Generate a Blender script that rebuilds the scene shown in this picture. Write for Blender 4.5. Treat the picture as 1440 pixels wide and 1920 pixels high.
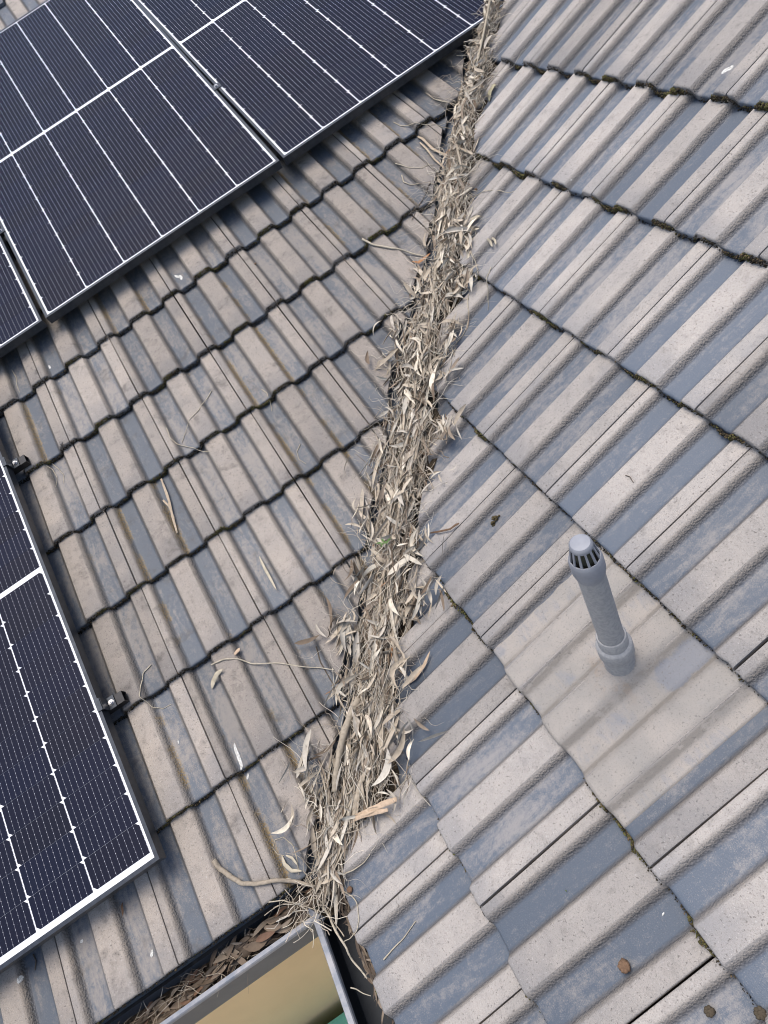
import bpy, bmesh, math, random
import numpy as np
from mathutils import Vector, Matrix, noise

rng = np.random.default_rng(7)
random.seed(7)
scn = bpy.context.scene
for o in list(bpy.data.objects):
    bpy.data.objects.remove(o)
COL = scn.collection
rad = math.radians

# ------------------------------------------------------------------ place: two roof slopes meeting in a valley
Z0 = 2.7                                   # height of the eaves above the ground
PL, PR = 0.33784, 0.36119                  # pitch of the panel slope (rises to +Y) and of the vent slope (rises to +X)
def L3(x, d, h): return Vector((x, d*math.cos(PL)-h*math.sin(PL), Z0+d*math.sin(PL)+h*math.cos(PL)))
def R3(y, d, h): return Vector((d*math.cos(PR)-h*math.sin(PR), y, Z0+d*math.sin(PR)+h*math.cos(PR)))

# ------------------------------------------------------------------ camera
CAM = Vector((0.56562, -0.76916, 1.7224+Z0))
RIGHT = Vector((0.82186778, -0.41345652, -0.39190184))
DOWN = Vector((-0.56919724, -0.5677201, -0.59473388))
FWD = Vector((0.02340605, 0.71186206, -0.70192917))
cd = bpy.data.cameras.new('camera'); cam = bpy.data.objects.new('camera', cd); COL.objects.link(cam)
m = Matrix.Identity(4)
for i in range(3):
    m[i][0], m[i][1], m[i][2], m[i][3] = RIGHT[i], -DOWN[i], -FWD[i], CAM[i]
cam.matrix_world = m
cd.sensor_fit = 'VERTICAL'; cd.sensor_height = 24.0; cd.lens = 1269.27/1920*24.0
cd.clip_start = 0.02; cd.clip_end = 2000
scn.camera = cam
def pix(p):
    q = p-CAM; z = q.dot(FWD)
    if z < .05: return (-9e9, -9e9)
    return (720+1269.27*q.dot(RIGHT)/z, 960+1269.27*q.dot(DOWN)/z)
def seen(pts, mg):
    return any(-mg < u < 1440+mg and -mg < v < 1920+mg for u, v in (pix(p) for p in pts))

# ------------------------------------------------------------------ light: bright overcast daylight
SUN = Vector((-0.02, 0.12, 0.99)).normalized()
w = bpy.data.worlds.new('World'); scn.world = w; w.use_nodes = True
nt = w.node_tree; nt.nodes.clear()
sky = nt.nodes.new('ShaderNodeTexSky'); sky.sky_type = 'NISHITA'; sky.sun_disc = False
sky.sun_elevation = math.asin(SUN.z); sky.sun_rotation = math.atan2(SUN.x, SUN.y)
sky.air_density = 1.0; sky.dust_density = 3.0; sky.ozone_density = 1.0
bg = nt.nodes.new('ShaderNodeBackground'); bg.inputs['Strength'].default_value = 0.12
wo = nt.nodes.new('ShaderNodeOutputWorld')
nt.links.new(sky.outputs[0], bg.inputs[0]); nt.links.new(bg.outputs[0], wo.inputs[0])
sl = bpy.data.lights.new('sun', 'SUN'); sl.energy = 1.5; sl.angle = rad(38); sl.color = (1.0, .93, .84)
so = bpy.data.objects.new('sun', sl); COL.objects.link(so)
so.rotation_euler = SUN.to_track_quat('Z', 'Y').to_euler(); so.location = (0, 0, 20)
scn.view_settings.view_transform = 'Standard'; scn.view_settings.look = 'None'
scn.render.engine = 'CYCLES'; scn.cycles.filter_width = 1.05
scn.view_settings.gamma = 1; scn.view_settings.use_curve_mapping = False
scn.view_settings.exposure = 0.92

# ------------------------------------------------------------------ helpers
def tag(o, label=None, cat=None, group=None, kind=None):
    if label: o['label'] = label
    if cat: o['category'] = cat
    if group: o['group'] = group
    if kind: o['kind'] = kind
    return o
def empty(name, loc=None, mat=None):
    o = bpy.data.objects.new(name, None); COL.objects.link(o); o.empty_display_size = .05
    if mat is not None: o.matrix_world = mat
    elif loc is not None: o.location = loc
    return o
def link(name, me, mat=None, parent=None, loc=None, mw=None):
    o = bpy.data.objects.new(name, me); COL.objects.link(o)
    if mat and not me.materials: me.materials.append(mat)
    if parent: o.parent = parent
    if mw is not None: o.matrix_local = mw
    elif loc is not None: o.location = loc
    return o
def mesh(name, v, f, smooth=False):
    me = bpy.data.meshes.new(name)
    me.from_pydata([tuple(p) for p in v], [], [tuple(q) for q in f])
    if smooth: me.polygons.foreach_set('use_smooth', [True]*len(me.polygons))
    me.update(); return me
def box_data(x0, x1, y0, y1, z0, z1):
    v = [(x0,y0,z0),(x1,y0,z0),(x1,y1,z0),(x0,y1,z0),(x0,y0,z1),(x1,y0,z1),(x1,y1,z1),(x0,y1,z1)]
    f = [(3,2,1,0),(4,5,6,7),(0,1,5,4),(1,2,6,5),(2,3,7,6),(3,0,4,7)]
    return v, f
def box(name, b, mat, parent=None, bev=0.0):
    v, f = box_data(*b); me = mesh(name, v, f)
    if bev:
        bm = bmesh.new(); bm.from_mesh(me)
        bmesh.ops.bevel(bm, geom=bm.edges[:], offset=bev, segments=2, affect='EDGES', profile=.7)
        bm.to_mesh(me); bm.free()
    return link(name, me, mat, parent)
def lathe_data(prof, n=32):
    v = []; f = []
    for r, z in prof:
        for k in range(n):
            a = 2*math.pi*k/n; v.append((r*math.cos(a), r*math.sin(a), z))
    for i in range(len(prof)-1):
        for k in range(n):
            a, b = i*n+k, i*n+(k+1) % n
            f.append((a, b, b+n, a+n))
    return v, f
def lathe(name, prof, mat, parent, n=32):
    v, f = lathe_data(prof, n); me = mesh(name, v, f, True)
    me.set_sharp_from_angle(angle=rad(35)); return link(name, me, mat, parent)
def colattr(me, cols):
    a = me.color_attributes.new('Col', 'FLOAT_COLOR', 'POINT')
    c = np.ones((len(me.vertices), 4), np.float32); c[:, :3] = cols
    a.data.foreach_set('color', c.ravel())
def fattr(me, name, vals):
    a = me.attributes.new(name, 'FLOAT', 'POINT'); a.data.foreach_set('value', np.asarray(vals, np.float32))

# ------------------------------------------------------------------ materials
class N:
    def __init__(s, name):
        s.m = bpy.data.materials.new(name); s.m.use_nodes = True; s.t = s.m.node_tree; s.t.nodes.clear()
        s.o = s.t.nodes.new('ShaderNodeOutputMaterial'); s.p = s.t.nodes.new('ShaderNodeBsdfPrincipled')
        s.t.links.new(s.p.outputs[0], s.o.inputs[0])
    def n(s, typ, **kw):
        x = s.t.nodes.new(typ)
        for k, v in kw.items(): setattr(x, k, v)
        return x
    def l(s, a, b): s.t.links.new(a, b)
    def put(s, sock, v):
        if hasattr(v, 'is_output'): s.l(v, sock)
        else:
            if isinstance(v, (tuple, list)) and len(v) == 3 and sock.type == 'RGBA': v = (*v, 1)
            sock.default_value = v
    def math(s, op, a, b=0.0, c=0.0):
        x = s.n('ShaderNodeMath', operation=op)
        for i, v in enumerate((a, b, c)): s.put(x.inputs[i], v)
        return x.outputs[0]
    def mix(s, f, a, b, mode='MIX'):
        x = s.n('ShaderNodeMix', data_type='RGBA', blend_type=mode)
        s.put(x.inputs[0], f); s.put(x.inputs[6], a); s.put(x.inputs[7], b); return x.outputs[2]
    def ramp(s, v, a, b, lo=0.0, hi=1.0):
        x = s.n('ShaderNodeMapRange', interpolation_type='SMOOTHSTEP')
        s.put(x.inputs[0], v)
        for i, q in enumerate((a, b, lo, hi)): s.put(x.inputs[i+1], q)
        return x.outputs[0]
    def noise(s, vec, scale, detail=4, rough=.55, dist=0.0):
        x = s.n('ShaderNodeTexNoise'); s.put(x.inputs['Vector'], vec)
        x.inputs['Scale'].default_value = scale; x.inputs['Detail'].default_value = detail
        x.inputs['Roughness'].default_value = rough; x.inputs['Distortion'].default_value = dist
        return x.outputs[0]
    def voro(s, vec, scale, feature='F1'):
        x = s.n('ShaderNodeTexVoronoi', feature=feature); s.put(x.inputs['Vector'], vec)
        x.inputs['Scale'].default_value = scale; return x.outputs[0]
    def attr(s, name):
        return s.n('ShaderNodeAttribute', attribute_name=name)
    def objvec(s, rand=True, scale=None):
        tc = s.n('ShaderNodeTexCoord'); v = tc.outputs['Object']
        if scale:
            mp = s.n('ShaderNodeMapping'); mp.inputs['Scale'].default_value = scale; s.l(v, mp.inputs[0]); v = mp.outputs[0]
        if rand:
            oi = s.n('ShaderNodeObjectInfo'); r = s.math('MULTIPLY', oi.outputs['Random'], 37.0)
            va = s.n('ShaderNodeVectorMath', operation='ADD'); s.l(v, va.inputs[0]); s.l(r, va.inputs[1]); v = va.outputs[0]
        return v
    def bump(s, hgt, strength=.5, dist=.002):
        b = s.n('ShaderNodeBump'); b.inputs['Strength'].default_value = 1; s.put(b.inputs['Strength'], strength)
        b.inputs['Distance'].default_value = dist; s.l(hgt, b.inputs['Height'])
        s.l(b.outputs[0], s.p.inputs['Normal'])
    def fin(s, col=None, rough=None, metal=None, spec=None, coat=None, coatr=None):
        if col is not None: s.put(s.p.inputs['Base Color'], col)
        if rough is not None: s.put(s.p.inputs['Roughness'], rough)
        if metal is not None: s.put(s.p.inputs['Metallic'], metal)
        if spec is not None: s.put(s.p.inputs['Specular IOR Level'], spec)
        if coat is not None: s.put(s.p.inputs['Coat Weight'], coat)
        if coatr is not None: s.put(s.p.inputs['Coat Roughness'], coatr)
        return s.m

def tile_mat(name, ribc, ribc2, panc, hazec, sidec, mossy, hazemin):
    k = N(name)
    v = k.objvec(); vs = k.objvec(scale=(30, 7, 8)); raw = k.objvec(rand=False)
    sx = k.n('ShaderNodeSeparateXYZ'); k.l(raw, sx.inputs[0])
    prof = k.attr('prof').outputs['Fac']; side = k.attr('side').outputs['Fac']; foot = k.attr('foot').outputs['Fac']
    oi = k.n('ShaderNodeObjectInfo').outputs['Random']
    n1 = k.noise(v, 9, 5, .6); n2 = k.noise(v, 70, 4, .6); n3 = k.noise(v, 420, 2, .6)
    # worn pans: streaks of the chalky surface showing through the blue coat
    hz = k.noise(vs, 1.0, 6, .68, .6)
    ry = k.math('FRACT', k.math('MULTIPLY', oi, 17.3))
    mid = k.math('SUBTRACT', .17, k.math('ABSOLUTE', k.math('SUBTRACT', sx.outputs[1], .17)))
    hzm = k.math('ADD', k.math('ADD', hz, k.math('ADD', k.math('MULTIPLY', k.math('SUBTRACT', n2, .5), .5), k.math('MULTIPLY', k.math('SUBTRACT', n3, .5), .45))), k.math('ADD', k.math('MULTIPLY', mid, .9), k.math('MULTIPLY', k.math('SUBTRACT', ry, .5), .30)))
    hz2 = k.ramp(k.math('SUBTRACT', hzm, .08), hazemin, hazemin+.42, 0, .95)
    midp = k.ramp(prof, 0.0, .22, 1, .1)
    pan = k.mix(k.math('MULTIPLY', hz2, midp), panc, hazec)
    n4 = k.noise(v, 520, 3, .7)
    pan = k.mix(k.ramp(n3, .56, .74, 0, .5), pan, hazec)
    pan = k.mix(k.ramp(n4, .56, .70, 0, .5), pan, k.mix(.6, panc, (.02, .02, .02)))
    # ribs: warm granular grey, bluer near the nose, tinted per tile
    rib = k.mix(k.ramp(n1, .3, .7), ribc, ribc2)
    hue = k.n('ShaderNodeMapRange'); k.l(oi, hue.inputs[0]); hue.inputs[3].default_value = .80; hue.inputs[4].default_value = 1.12
    rib = k.mix(k.ramp(k.math('ADD', sx.outputs[1], k.math('MULTIPLY', n1, -.12)), -.045, .05, .6, 0), rib, k.mix(.55, ribc, panc))
    rib = k.mix(k.ramp(n3, .50, .70, 0, .55), rib, k.mix(.5, ribc, (.02, .02, .02)))
    rib = k.mix(k.ramp(k.noise(v, 300, 2, .5), .38, .26, 0, .5), rib, (.52, .49, .46))
    rib = k.mix(k.ramp(k.noise(v, 190, 3, .6), .60, .68, 0, .65), rib, (.09, .08, .072))
    rib = k.mix(k.ramp(k.noise(v, 33, 5, .7), .52, .70, 0, .38), rib, k.mix(.6, ribc2, (.05, .045, .04)))
    rib = k.mix(k.ramp(k.noise(v, 5, 3, .5), .55, .75, 0, .45), rib, k.mix(.6, ribc, panc))
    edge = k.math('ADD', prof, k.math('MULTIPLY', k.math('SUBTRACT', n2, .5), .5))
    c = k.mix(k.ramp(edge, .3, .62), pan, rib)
    crust = k.voro(v, 190, 'F1')
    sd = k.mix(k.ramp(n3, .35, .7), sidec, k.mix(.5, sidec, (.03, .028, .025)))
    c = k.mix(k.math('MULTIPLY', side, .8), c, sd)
    if mossy:
        rz = k.math('FRACT', k.math('MULTIPLY', oi, 29.7))
        mz = k.math('MULTIPLY', k.ramp(k.math('ADD', foot, k.math('MULTIPLY', k.math('SUBTRACT', n2, .5), .9)), .25, .75), k.ramp(k.math('ADD', k.noise(v, 7, 4, .6), k.math('MULTIPLY', k.math('SUBTRACT', rz, .5), .42)), .52, .66))
        g = k.ramp(k.noise(v, 260, 3, .7), .40, .54)
        gold = k.mix(k.noise(v, 150, 2), (.05, .038, .02), (.34, .24, .11))
        c = k.mix(k.math('MULTIPLY', mz, g), c, gold)
        c = k.mix(k.ramp(k.noise(v, 14, 6, .7), .52, .74, 0, .6), c, (.055, .05, .046))
    c = k.mix(1.0, c, hue.outputs[0], 'MULTIPLY')
    hb = k.math('ADD', k.math('MULTIPLY', n3, k.math('ADD', .25, k.math('MULTIPLY', prof, .45))),
                k.math('MULTIPLY', side, k.math('ADD', k.math('MULTIPLY', crust, 1.7), k.math('MULTIPLY', n4, 1.0))))
    k.bump(hb, .9, .0024)
    return k.fin(c, k.ramp(prof, 0, .6, .5, .9), spec=.35)

def col_mat(name, rough=.85, scale=60, amt=.35, bump=.3, sheen=0):
    k = N(name); v = k.objvec(rand=False); c = k.attr('Col').outputs['Color']
    n1 = k.noise(v, scale, 4, .6)
    c = k.mix(k.ramp(n1, .35, .75, 0, amt), c, k.mix(.75, c, (.04, .03, .02)))
    k.bump(n1, bump, .001); return k.fin(c, rough, spec=.25)
def plain(name, c, c2=None, rough=.6, metal=0, scale=30, bump=.0, spec=.5, coat=0, dist=.002):
    k = N(name); v = k.objvec(rand=False)
    if c2:
        n1 = k.noise(v, scale, 5, .62); cc = k.mix(k.ramp(n1, .35, .68), c, c2)
        if bump: k.bump(n1, bump, dist)
    else: cc = c
    return k.fin(cc, rough, metal, spec, coat)

M = {}
M['tile_R'] = tile_mat('tile_concrete_blue', (.385,.352,.318), (.325,.302,.278), (.088,.108,.138), (.235,.225,.218), (.235,.208,.18), False, .38)  # ribs paler than the panel slope: its brighter light is put into the colour
M['tile_L'] = tile_mat('tile_concrete_brown', (.355,.31,.265), (.30,.268,.236), (.086,.101,.122), (.23,.208,.186), (.165,.145,.122), True, .36)  # brown from dirt; also toned down, the slope's weaker light painted in
M['leaf'] = col_mat('dry_leaf', .75, 90, .3, .25)
M['twig'] = col_mat('dry_wood', .9, 120, .45, .6)
M['moss'] = col_mat('moss', .95, 400, .5, .8)
M['humus'] = plain('humus', (.022,.017,.012), (.085,.065,.042), .95, 0, 160, 1.0, .2, dist=.006)
M['deck'] = plain('roof_underlay', (.018,.017,.017), (.03,.028,.026), .95, 0, 20, .2, .1)
M['tray'] = plain('valley_metal', (.08,.10,.13), (.14,.155,.18), .5, .3, 14, .1)
M['gutter'] = plain('gutter_paint', (.17,.19,.22), (.30,.295,.30), .5, 0, 26, .1)
M['gutter_face_shaded'] = plain('gutter_face_shaded', (.055,.066,.08), (.08,.09,.10), .5, 0, 9, .08)  # darker copy of the lip paint: shade on the trough face put into colour
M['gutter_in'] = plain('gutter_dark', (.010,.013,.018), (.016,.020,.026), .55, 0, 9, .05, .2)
M['wall'] = plain('render_wall', (.83,.62,.36), (.78,.575,.33), .9, 0, 2.2, .1, .2)
M['soffit'] = plain('soffit', (.5,.47,.42), (.45,.42,.38), .8, 0, 4)
M['ground'] = plain('paving', (.52,.46,.36), (.45,.40,.32), .95, 0, 3, .2)
M['green'] = plain('green_plastic', (.20,.60,.46), (.17,.54,.41), .45, 0, 6)
M['frame'] = plain('black_anodised', (.030,.036,.046), (.045,.053,.065), .38, .55, 40)
M['rail'] = plain('black_rail', (.018,.018,.02), (.03,.03,.032), .42, .5, 40)
M['steel'] = plain('bolt_steel', (.55,.55,.56), (.42,.42,.44), .3, 1, 60)
M['drop'] = plain('dropping', (.72,.72,.68), (.30,.29,.26), .85, 0, 260, .6)
M['pipe'] = plain('grey_pvc', (.345,.34,.33), (.27,.27,.27), .7, 0, 150, .3)
M['cap'] = plain('blue_grey_pvc', (.265,.275,.30), (.21,.22,.245), .55, 0, 25, .05)
M['dark'] = plain('vent_inside', (.05,.048,.03), (.09,.085,.05), .9, 0, 30)
M['mortar'] = plain('mortar', (.25,.23,.21), (.13,.12,.11), .95, 0, 90, .8)

def panel_mats():
    k = N('solar_cell'); raw = k.objvec(rand=False); sx = k.n('ShaderNodeSeparateXYZ'); k.l(raw, sx.inputs[0])
    x = sx.outputs[0]; y = sx.outputs[1]; per = .01735
    fx = k.math('ABSOLUTE', k.math('SUBTRACT', k.math('FRACT', k.math('ADD', k.math('DIVIDE', x, per), 40.5)), .5))
    wire = k.math('LESS_THAN', fx, .021)
    fy = k.math('ABSOLUTE', k.math('SUBTRACT', k.math('FRACT', k.math('ADD', k.math('DIVIDE', y, .0142), 40.0)), .5))
    pad = k.math('MULTIPLY', k.math('LESS_THAN', fx, .045), k.math('LESS_THAN', fy, .08))
    oi = k.n('ShaderNodeObjectInfo').outputs['Random']
    vr = k.objvec(rand=True)
    base = k.mix(k.noise(vr, 3, 2), (.007,.008,.016), (.009,.009,.017))
    base = k.mix(k.math('MULTIPLY', oi, .5), base, (.006,.009,.026))
    c = k.mix(k.math('MULTIPLY', wire, .5), base, (.34,.34,.38)); c = k.mix(k.math('MULTIPLY', pad, .7), c, (.60,.60,.64))
    dust = k.noise(raw, 700, 2, .6)
    c = k.mix(k.ramp(dust, .72, .78, 0, .35), c, (.35,.35,.36))
    cell = k.fin(c, .5, spec=.0, coat=.42, coatr=.03)
    k = N('white_backsheet'); back = k.fin((.74,.75,.77), .5, spec=.3, coat=1.0, coatr=.09)
    return cell, back
M['cell'], M['back'] = panel_mats()
# ------------------------------------------------------------------ roof shape shared by tiles, moss, flashing and litter
W, RIB, T = .300, .022, .022
DL = [.0269,.3495,.6946,1.0295,1.3639,1.6979,2.0447,2.3837,2.7227,3.0617,3.4007,3.7397,4.0787,4.4177,4.7567,5.0957,5.4347]
DR = [-.0091,.3263,.6819,1.0434,1.4021,1.7542,2.1057,2.4587,2.8117,3.1647,3.5177,3.8707]
LL = [-.0049,.0014,.003,.0033,-.0015,-.0003,-.001]+[0]*10
LR = [-.0076,-.0025,.0004,.0025,.0031,.01,-.0059]+[0]*6
SL, SR = -.1657, .59028
VA = math.atan(math.tan(PR)/math.tan(PL))           # plan direction of the valley
VT = Vector((math.cos(VA), math.sin(VA), 0)); VN = Vector((-math.sin(VA), math.cos(VA), 0))
ML = Matrix(((1,0,0,0),(0,math.cos(PL),-math.sin(PL),0),(0,math.sin(PL),math.cos(PL),0),(0,0,0,1)))
MR = Matrix(((0,math.cos(PR),-math.sin(PR),0),(-1,0,0,0),(0,math.sin(PR),math.cos(PR),0),(0,0,0,1)))
def sm(x): x = min(1, max(0, x)); return x*x*(3-2*x)
def prof(s):
    u = ((s+.01+.075) % .15)-.075
    t = min(1, max(0, (abs(u)-.031)/.016)); return 1-(.45*sm(t)+.55*t)
def course(roof, d):
    D = DL if roof == 'L' else DR
    r = 0
    while r+1 < len(D)-1 and D[r+1] <= d: r += 1
    return r, D
def s_of(roof, r, a):
    return a-SL-LL[r] if roof == 'L' else SR+LR[r]-W*.5*((r+1) % 2)-a
def surf(roof, a, d):
    r, D = course(roof, d)
    return RIB*prof(s_of(roof, r, a))+T*(1-(d-D[r])/(D[r+1]-D[r]))
def P3(roof, a, d, h): return L3(a, d, h) if roof == 'L' else R3(a, d, h)
CUTL = [.060,.050,.058,.075,.035,.040,.005,-.01,-.02]+[0]*10      # how far each course stops from the valley line
CUTR = [-.045,-.092,-.100,-.088,-.105,-.095,-.130,-.15,-.15]+[-.14]*8

# ------------------------------------------------------------------ ground and house below the eaves
def sheet(name, x0, x1, y0, y1, z, mat):
    me = mesh(name, [(x0,y0,z),(x1,y0,z),(x1,y1,z),(x0,y1,z)], [(0,1,2,3)]); return link(name, me, mat)
tag(sheet('ground', -400, 400, -400, 400, 0, M['ground']), kind='structure')
hw = empty('house_wall'); tag(hw, 'plain tan rendered house wall seen below the gutters', 'wall')
box('wall_panel', (-6, .62, .44, .62, 0, Z0-.02), M['wall'], hw)
box('wall_panel', (.44, .62, -6, .438, 0, Z0-.02), M['wall'], hw)
box('soffit', (-6, -.012, .06, .438, Z0-.20, Z0-.19), M['soffit'], hw)
box('soffit', (.03, .438, -6, .058, Z0-.20, Z0-.19), M['soffit'], hw)

# green lid of a low storage box standing against the wall
gb = empty('storage_box', (-1.16, .05, 0)); tag(gb, 'pale green low box on the paving, just showing past the gutter corner', 'box')
box('box_body', (-.60, .60, -.30, .30, .02, .34), M['green'], gb, .02)
box('box_lid', (-.62, .62, -.32, .325, .343, .40), M['green'], gb, .018)
for sx_ in (-.4, .4): box('box_foot', (sx_-.05, sx_+.05, -.25, .25, 0, .018), M['gutter_in'], gb)
box('lid_handle', (-.09, .09, -.345, -.322, .355, .378), M['gutter_in'], gb, .005)

# ------------------------------------------------------------------ gutters
gz = lambda z: Z0+z
def gutter(sect, which, mat, parent, name):
    n = len(sect); v = []
    for o, z in sect:
        x, y = -.0-.128*o, .035-.100*o
        v.append((x, y, gz(z)))
    for o, z in sect:
        x, y = -.0-.128*o, .035-.100*o
        v.append((-4.0, y, gz(z)) if which == 'L' else (x, -4.0, gz(z)))
    f = [(i, (i+1) % n, (i+1) % n+n, i+n) for i in range(n)]
    if which == 'L': f = [tuple(reversed(q)) for q in f]
    me = mesh(name, v, f); return link(name, me, mat, parent)
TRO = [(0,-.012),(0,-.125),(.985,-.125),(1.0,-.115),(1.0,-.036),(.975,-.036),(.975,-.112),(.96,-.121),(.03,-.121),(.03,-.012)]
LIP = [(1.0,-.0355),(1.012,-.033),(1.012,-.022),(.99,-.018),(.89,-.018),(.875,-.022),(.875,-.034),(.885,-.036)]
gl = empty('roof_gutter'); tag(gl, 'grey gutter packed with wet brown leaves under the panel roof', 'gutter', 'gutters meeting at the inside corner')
gutter(TRO, 'L', M['gutter_face_shaded'], gl, 'trough'); gutter(LIP, 'L', M['gutter'], gl, 'gutter_lip')
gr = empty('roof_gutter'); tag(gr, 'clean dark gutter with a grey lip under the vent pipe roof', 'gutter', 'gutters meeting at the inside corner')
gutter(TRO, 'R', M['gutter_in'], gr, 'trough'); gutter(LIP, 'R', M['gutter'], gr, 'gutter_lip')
box('fascia', (-6, -.002, .037, .058, gz(-.21), gz(-.006)), M['gutter'], gl)
box('fascia', (.002, .028, -6, .036, gz(-.21), gz(-.006)), M['gutter'], gr)
# corner clip where the two lips meet
me = mesh('corner_clip', *box_data(-.018, .018, -.006, .006, -.022, .012))
link('corner_clip', me, M['gutter'], gl, mw=Matrix.Translation((-.119, -.055, gz(-.022))) @ Matrix.Rotation(rad(-55), 4, 'Z'))
me = mesh('corner_clip', *box_data(-.012, .012, -.004, .004, -.02, .022))
link('corner_clip', me, M['gutter_in'], gr, mw=Matrix.Translation((-.075, -.042, gz(-.020))) @ Matrix.Rotation(rad(60), 4, 'Z'))

# ------------------------------------------------------------------ the two tiled slopes
roofL = tag(empty('tiled_roof', (0, 0, Z0)), 'weathered brown-grey tiled roof slope that carries the solar panels', 'roof', 'roof slopes either side of the valley')
roofR = tag(empty('tiled_roof', (0, 0, Z0)), 'bluish tiled roof slope that carries the plastic vent pipe', 'roof', 'roof slopes either side of the valley')
ROOF = {'L': roofL, 'R': roofR}
DN = Vector((0, 0, Z0))
def deck(roof):
    h = -.036
    e = lambda t: VT*t+Vector((0, 0, Z0+h+(t*math.sin(VA))*math.tan(PL)))
    if roof == 'L': pts = [P3('L', -6, .03, h), e(.03), e(5.6), P3('L', -6, 5.6*math.sin(VA)/math.cos(PL), h)]
    else: pts = [P3('R', -6, .03, h), P3('R', -6, 5.6*math.cos(VA)/math.cos(PR), h), e(5.6), e(.03)]
    link('roof_underlay', mesh('roof_underlay', [p-DN for p in pts], [(0,1,2,3)]), M['deck'], ROOF[roof])
deck('L'); deck('R')

SS = [.0014,.004,.012,.0185,.0215,.026,.031,.036,.041,.052,.066,.08,.089,.094,.099,.104,.109,.113,.122,.14,.158,.167,.171,.176,.181,.186,.191,.202,.216,.230,.239,.244,.249,.254,.259,.263,.272,.285,.295,.2982]
def tile_bm(gauge, seed, gap, chip):
    rows = [0, .0025, .007, .016, .045, .10, .16, .22, .28, gauge+.05]
    bm = bmesh.new()
    lp = bm.verts.layers.float.new('prof'); ls = bm.verts.layers.float.new('side'); lf = bm.verts.layers.float.new('foot')
    vs = []
    for i, d in enumerate(rows):
        row = []
        for s in SS:
            p = prof(s); h = RIB*p+T*(1-d/gauge)
            ss = s
            if s < .002: ss = s+gap*(1-d/gauge)*.5; h -= .002
            if s > .298: h -= .002; ss = s-gap*d/gauge*.3
            h += (-.004, -.0011, -.0002)[i] if i < 3 else 0
            nz = noise.noise(Vector((s*38+seed*9.1, d*30, seed*3.3)))
            h += .0006*nz
            dd = d
            if i == 0: dd += .0018*noise.noise(Vector((s*120, seed*5.7, 0)))+max(0, noise.noise(Vector((s*30, seed*1.7, 4)))-.35)*chip
            elif i < 3: dd += .0012*noise.noise(Vector((s*120, seed*5.7, 0)))+max(0, noise.noise(Vector((s*30, seed*1.7, 4)))-.35)*chip
            vt = bm.verts.new((ss, dd, h)); vt[lp] = p
            u = ((s+.01+.075) % .15)-.075
            vt[ls] = max(0, 1-abs(abs(u)-.040)/.010)
            vt[lf] = max(0, 1-abs(u-.046)/.016)
            row.append(vt)
        vs.append(row)
    for i in range(len(rows)-1):
        for j in range(len(SS)-1):
            bm.faces.new((vs[i][j], vs[i][j+1], vs[i+1][j+1], vs[i+1][j]))
    return bm
def tile_finish(bm, name):
    be = [e for e in bm.edges if e.is_boundary]
    ret = bmesh.ops.extrude_edge_only(bm, edges=be)
    lp = bm.verts.layers.float['prof']
    for g in ret['geom']:
        if isinstance(g, bmesh.types.BMVert): g.co.z -= .0155
    bmesh.ops.recalc_face_normals(bm, faces=bm.faces[:])
    me = bpy.data.meshes.new(name); bm.to_mesh(me); bm.free()
    if sum(p.normal.z*p.area for p in me.polygons) < 0: me.flip_normals()
    me.polygons.foreach_set('use_smooth', [True]*len(me.polygons)); me.set_sharp_from_angle(angle=rad(50))
    return me
CACHE = {}
def add_tile(roof, r, j):
    D = DL if roof == 'L' else DR
    g = D[r+1]-D[r]
    a0 = SL+LL[r]+W*j if roof == 'L' else SR+LR[r]-W*(j+.5*((r+1) % 2))
    a1 = a0+W if roof == 'L' else a0-W
    cs = [P3(roof, a, d, .03) for a in np.linspace(a0, a1, 4) for d in np.linspace(D[r], D[r+1], 5)]
    if not seen(cs, 110): return
    if roof == 'L':
        if D[r] > 2.50 and D[r+1] < 4.05 and a1 < 2.2: return              # wholly under the upper panels
        if a1 < -.62 and D[r] > .45: return                              # wholly under the lower panel
    cut = CUTL[r] if roof == 'L' else CUTR[r]
    n = VN if roof == 'L' else -VN
    c = cut if roof == 'L' else -cut
    dist = [n.dot(p)-c for p in cs]
    if max(dist) < .012: return
    rr = random.Random(hash((roof == 'L', r, j)))
    base = ML if roof == 'L' else MR
    mw = Matrix.Translation(P3(roof, a0, D[r], rr.uniform(-.0012, .0016))-DN) @ base @ Matrix.Rotation(rad(rr.uniform(-.22, .22)), 4, 'Z') @ Matrix.Rotation(rad(rr.uniform(-.25, .25)), 4, 'Y')
    chip = .010 if roof == 'R' else .006
    gap = rr.choice([.0005, .001, .002, .006]) if roof == 'R' else rr.choice([0, .0006, .001, .002])
    clip = min(dist) < .14
    if clip:
        bm = tile_bm(g, rr.random()*50, gap, chip)
        for v in [v for v in bm.verts]: pass
        c2 = c+rr.uniform(-.008, .008)
        nn = Matrix.Rotation(rad(rr.uniform(-5, 5)), 3, 'Z') @ n
        t0 = .5*(D[r]+D[r+1])*math.cos(PL if roof == 'L' else PR)/(math.sin(VA) if roof == 'L' else math.cos(VA))
        pw = VT*t0+n*c2
        full = Matrix.Translation(DN) @ mw
        inv = full.inverted(); pl = inv @ pw; nl = (full.to_3x3().transposed() @ nn).normalized()
        bmesh.ops.bisect_plane(bm, geom=bm.verts[:]+bm.edges[:]+bm.faces[:], plane_co=pl, plane_no=nl, clear_inner=True)
        if len(bm.faces) < 3: bm.free(); return
        me = tile_finish(bm, 'roof_tile')
    else:
        key = (roof, r, rr.randrange(3))
        if key not in CACHE: CACHE[key] = tile_finish(tile_bm(g, rr.random()*50, gap, chip), 'roof_tile')
        me = CACHE[key]
    link('roof_tile', me, M['tile_'+roof], ROOF[roof], mw=mw)
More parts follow.
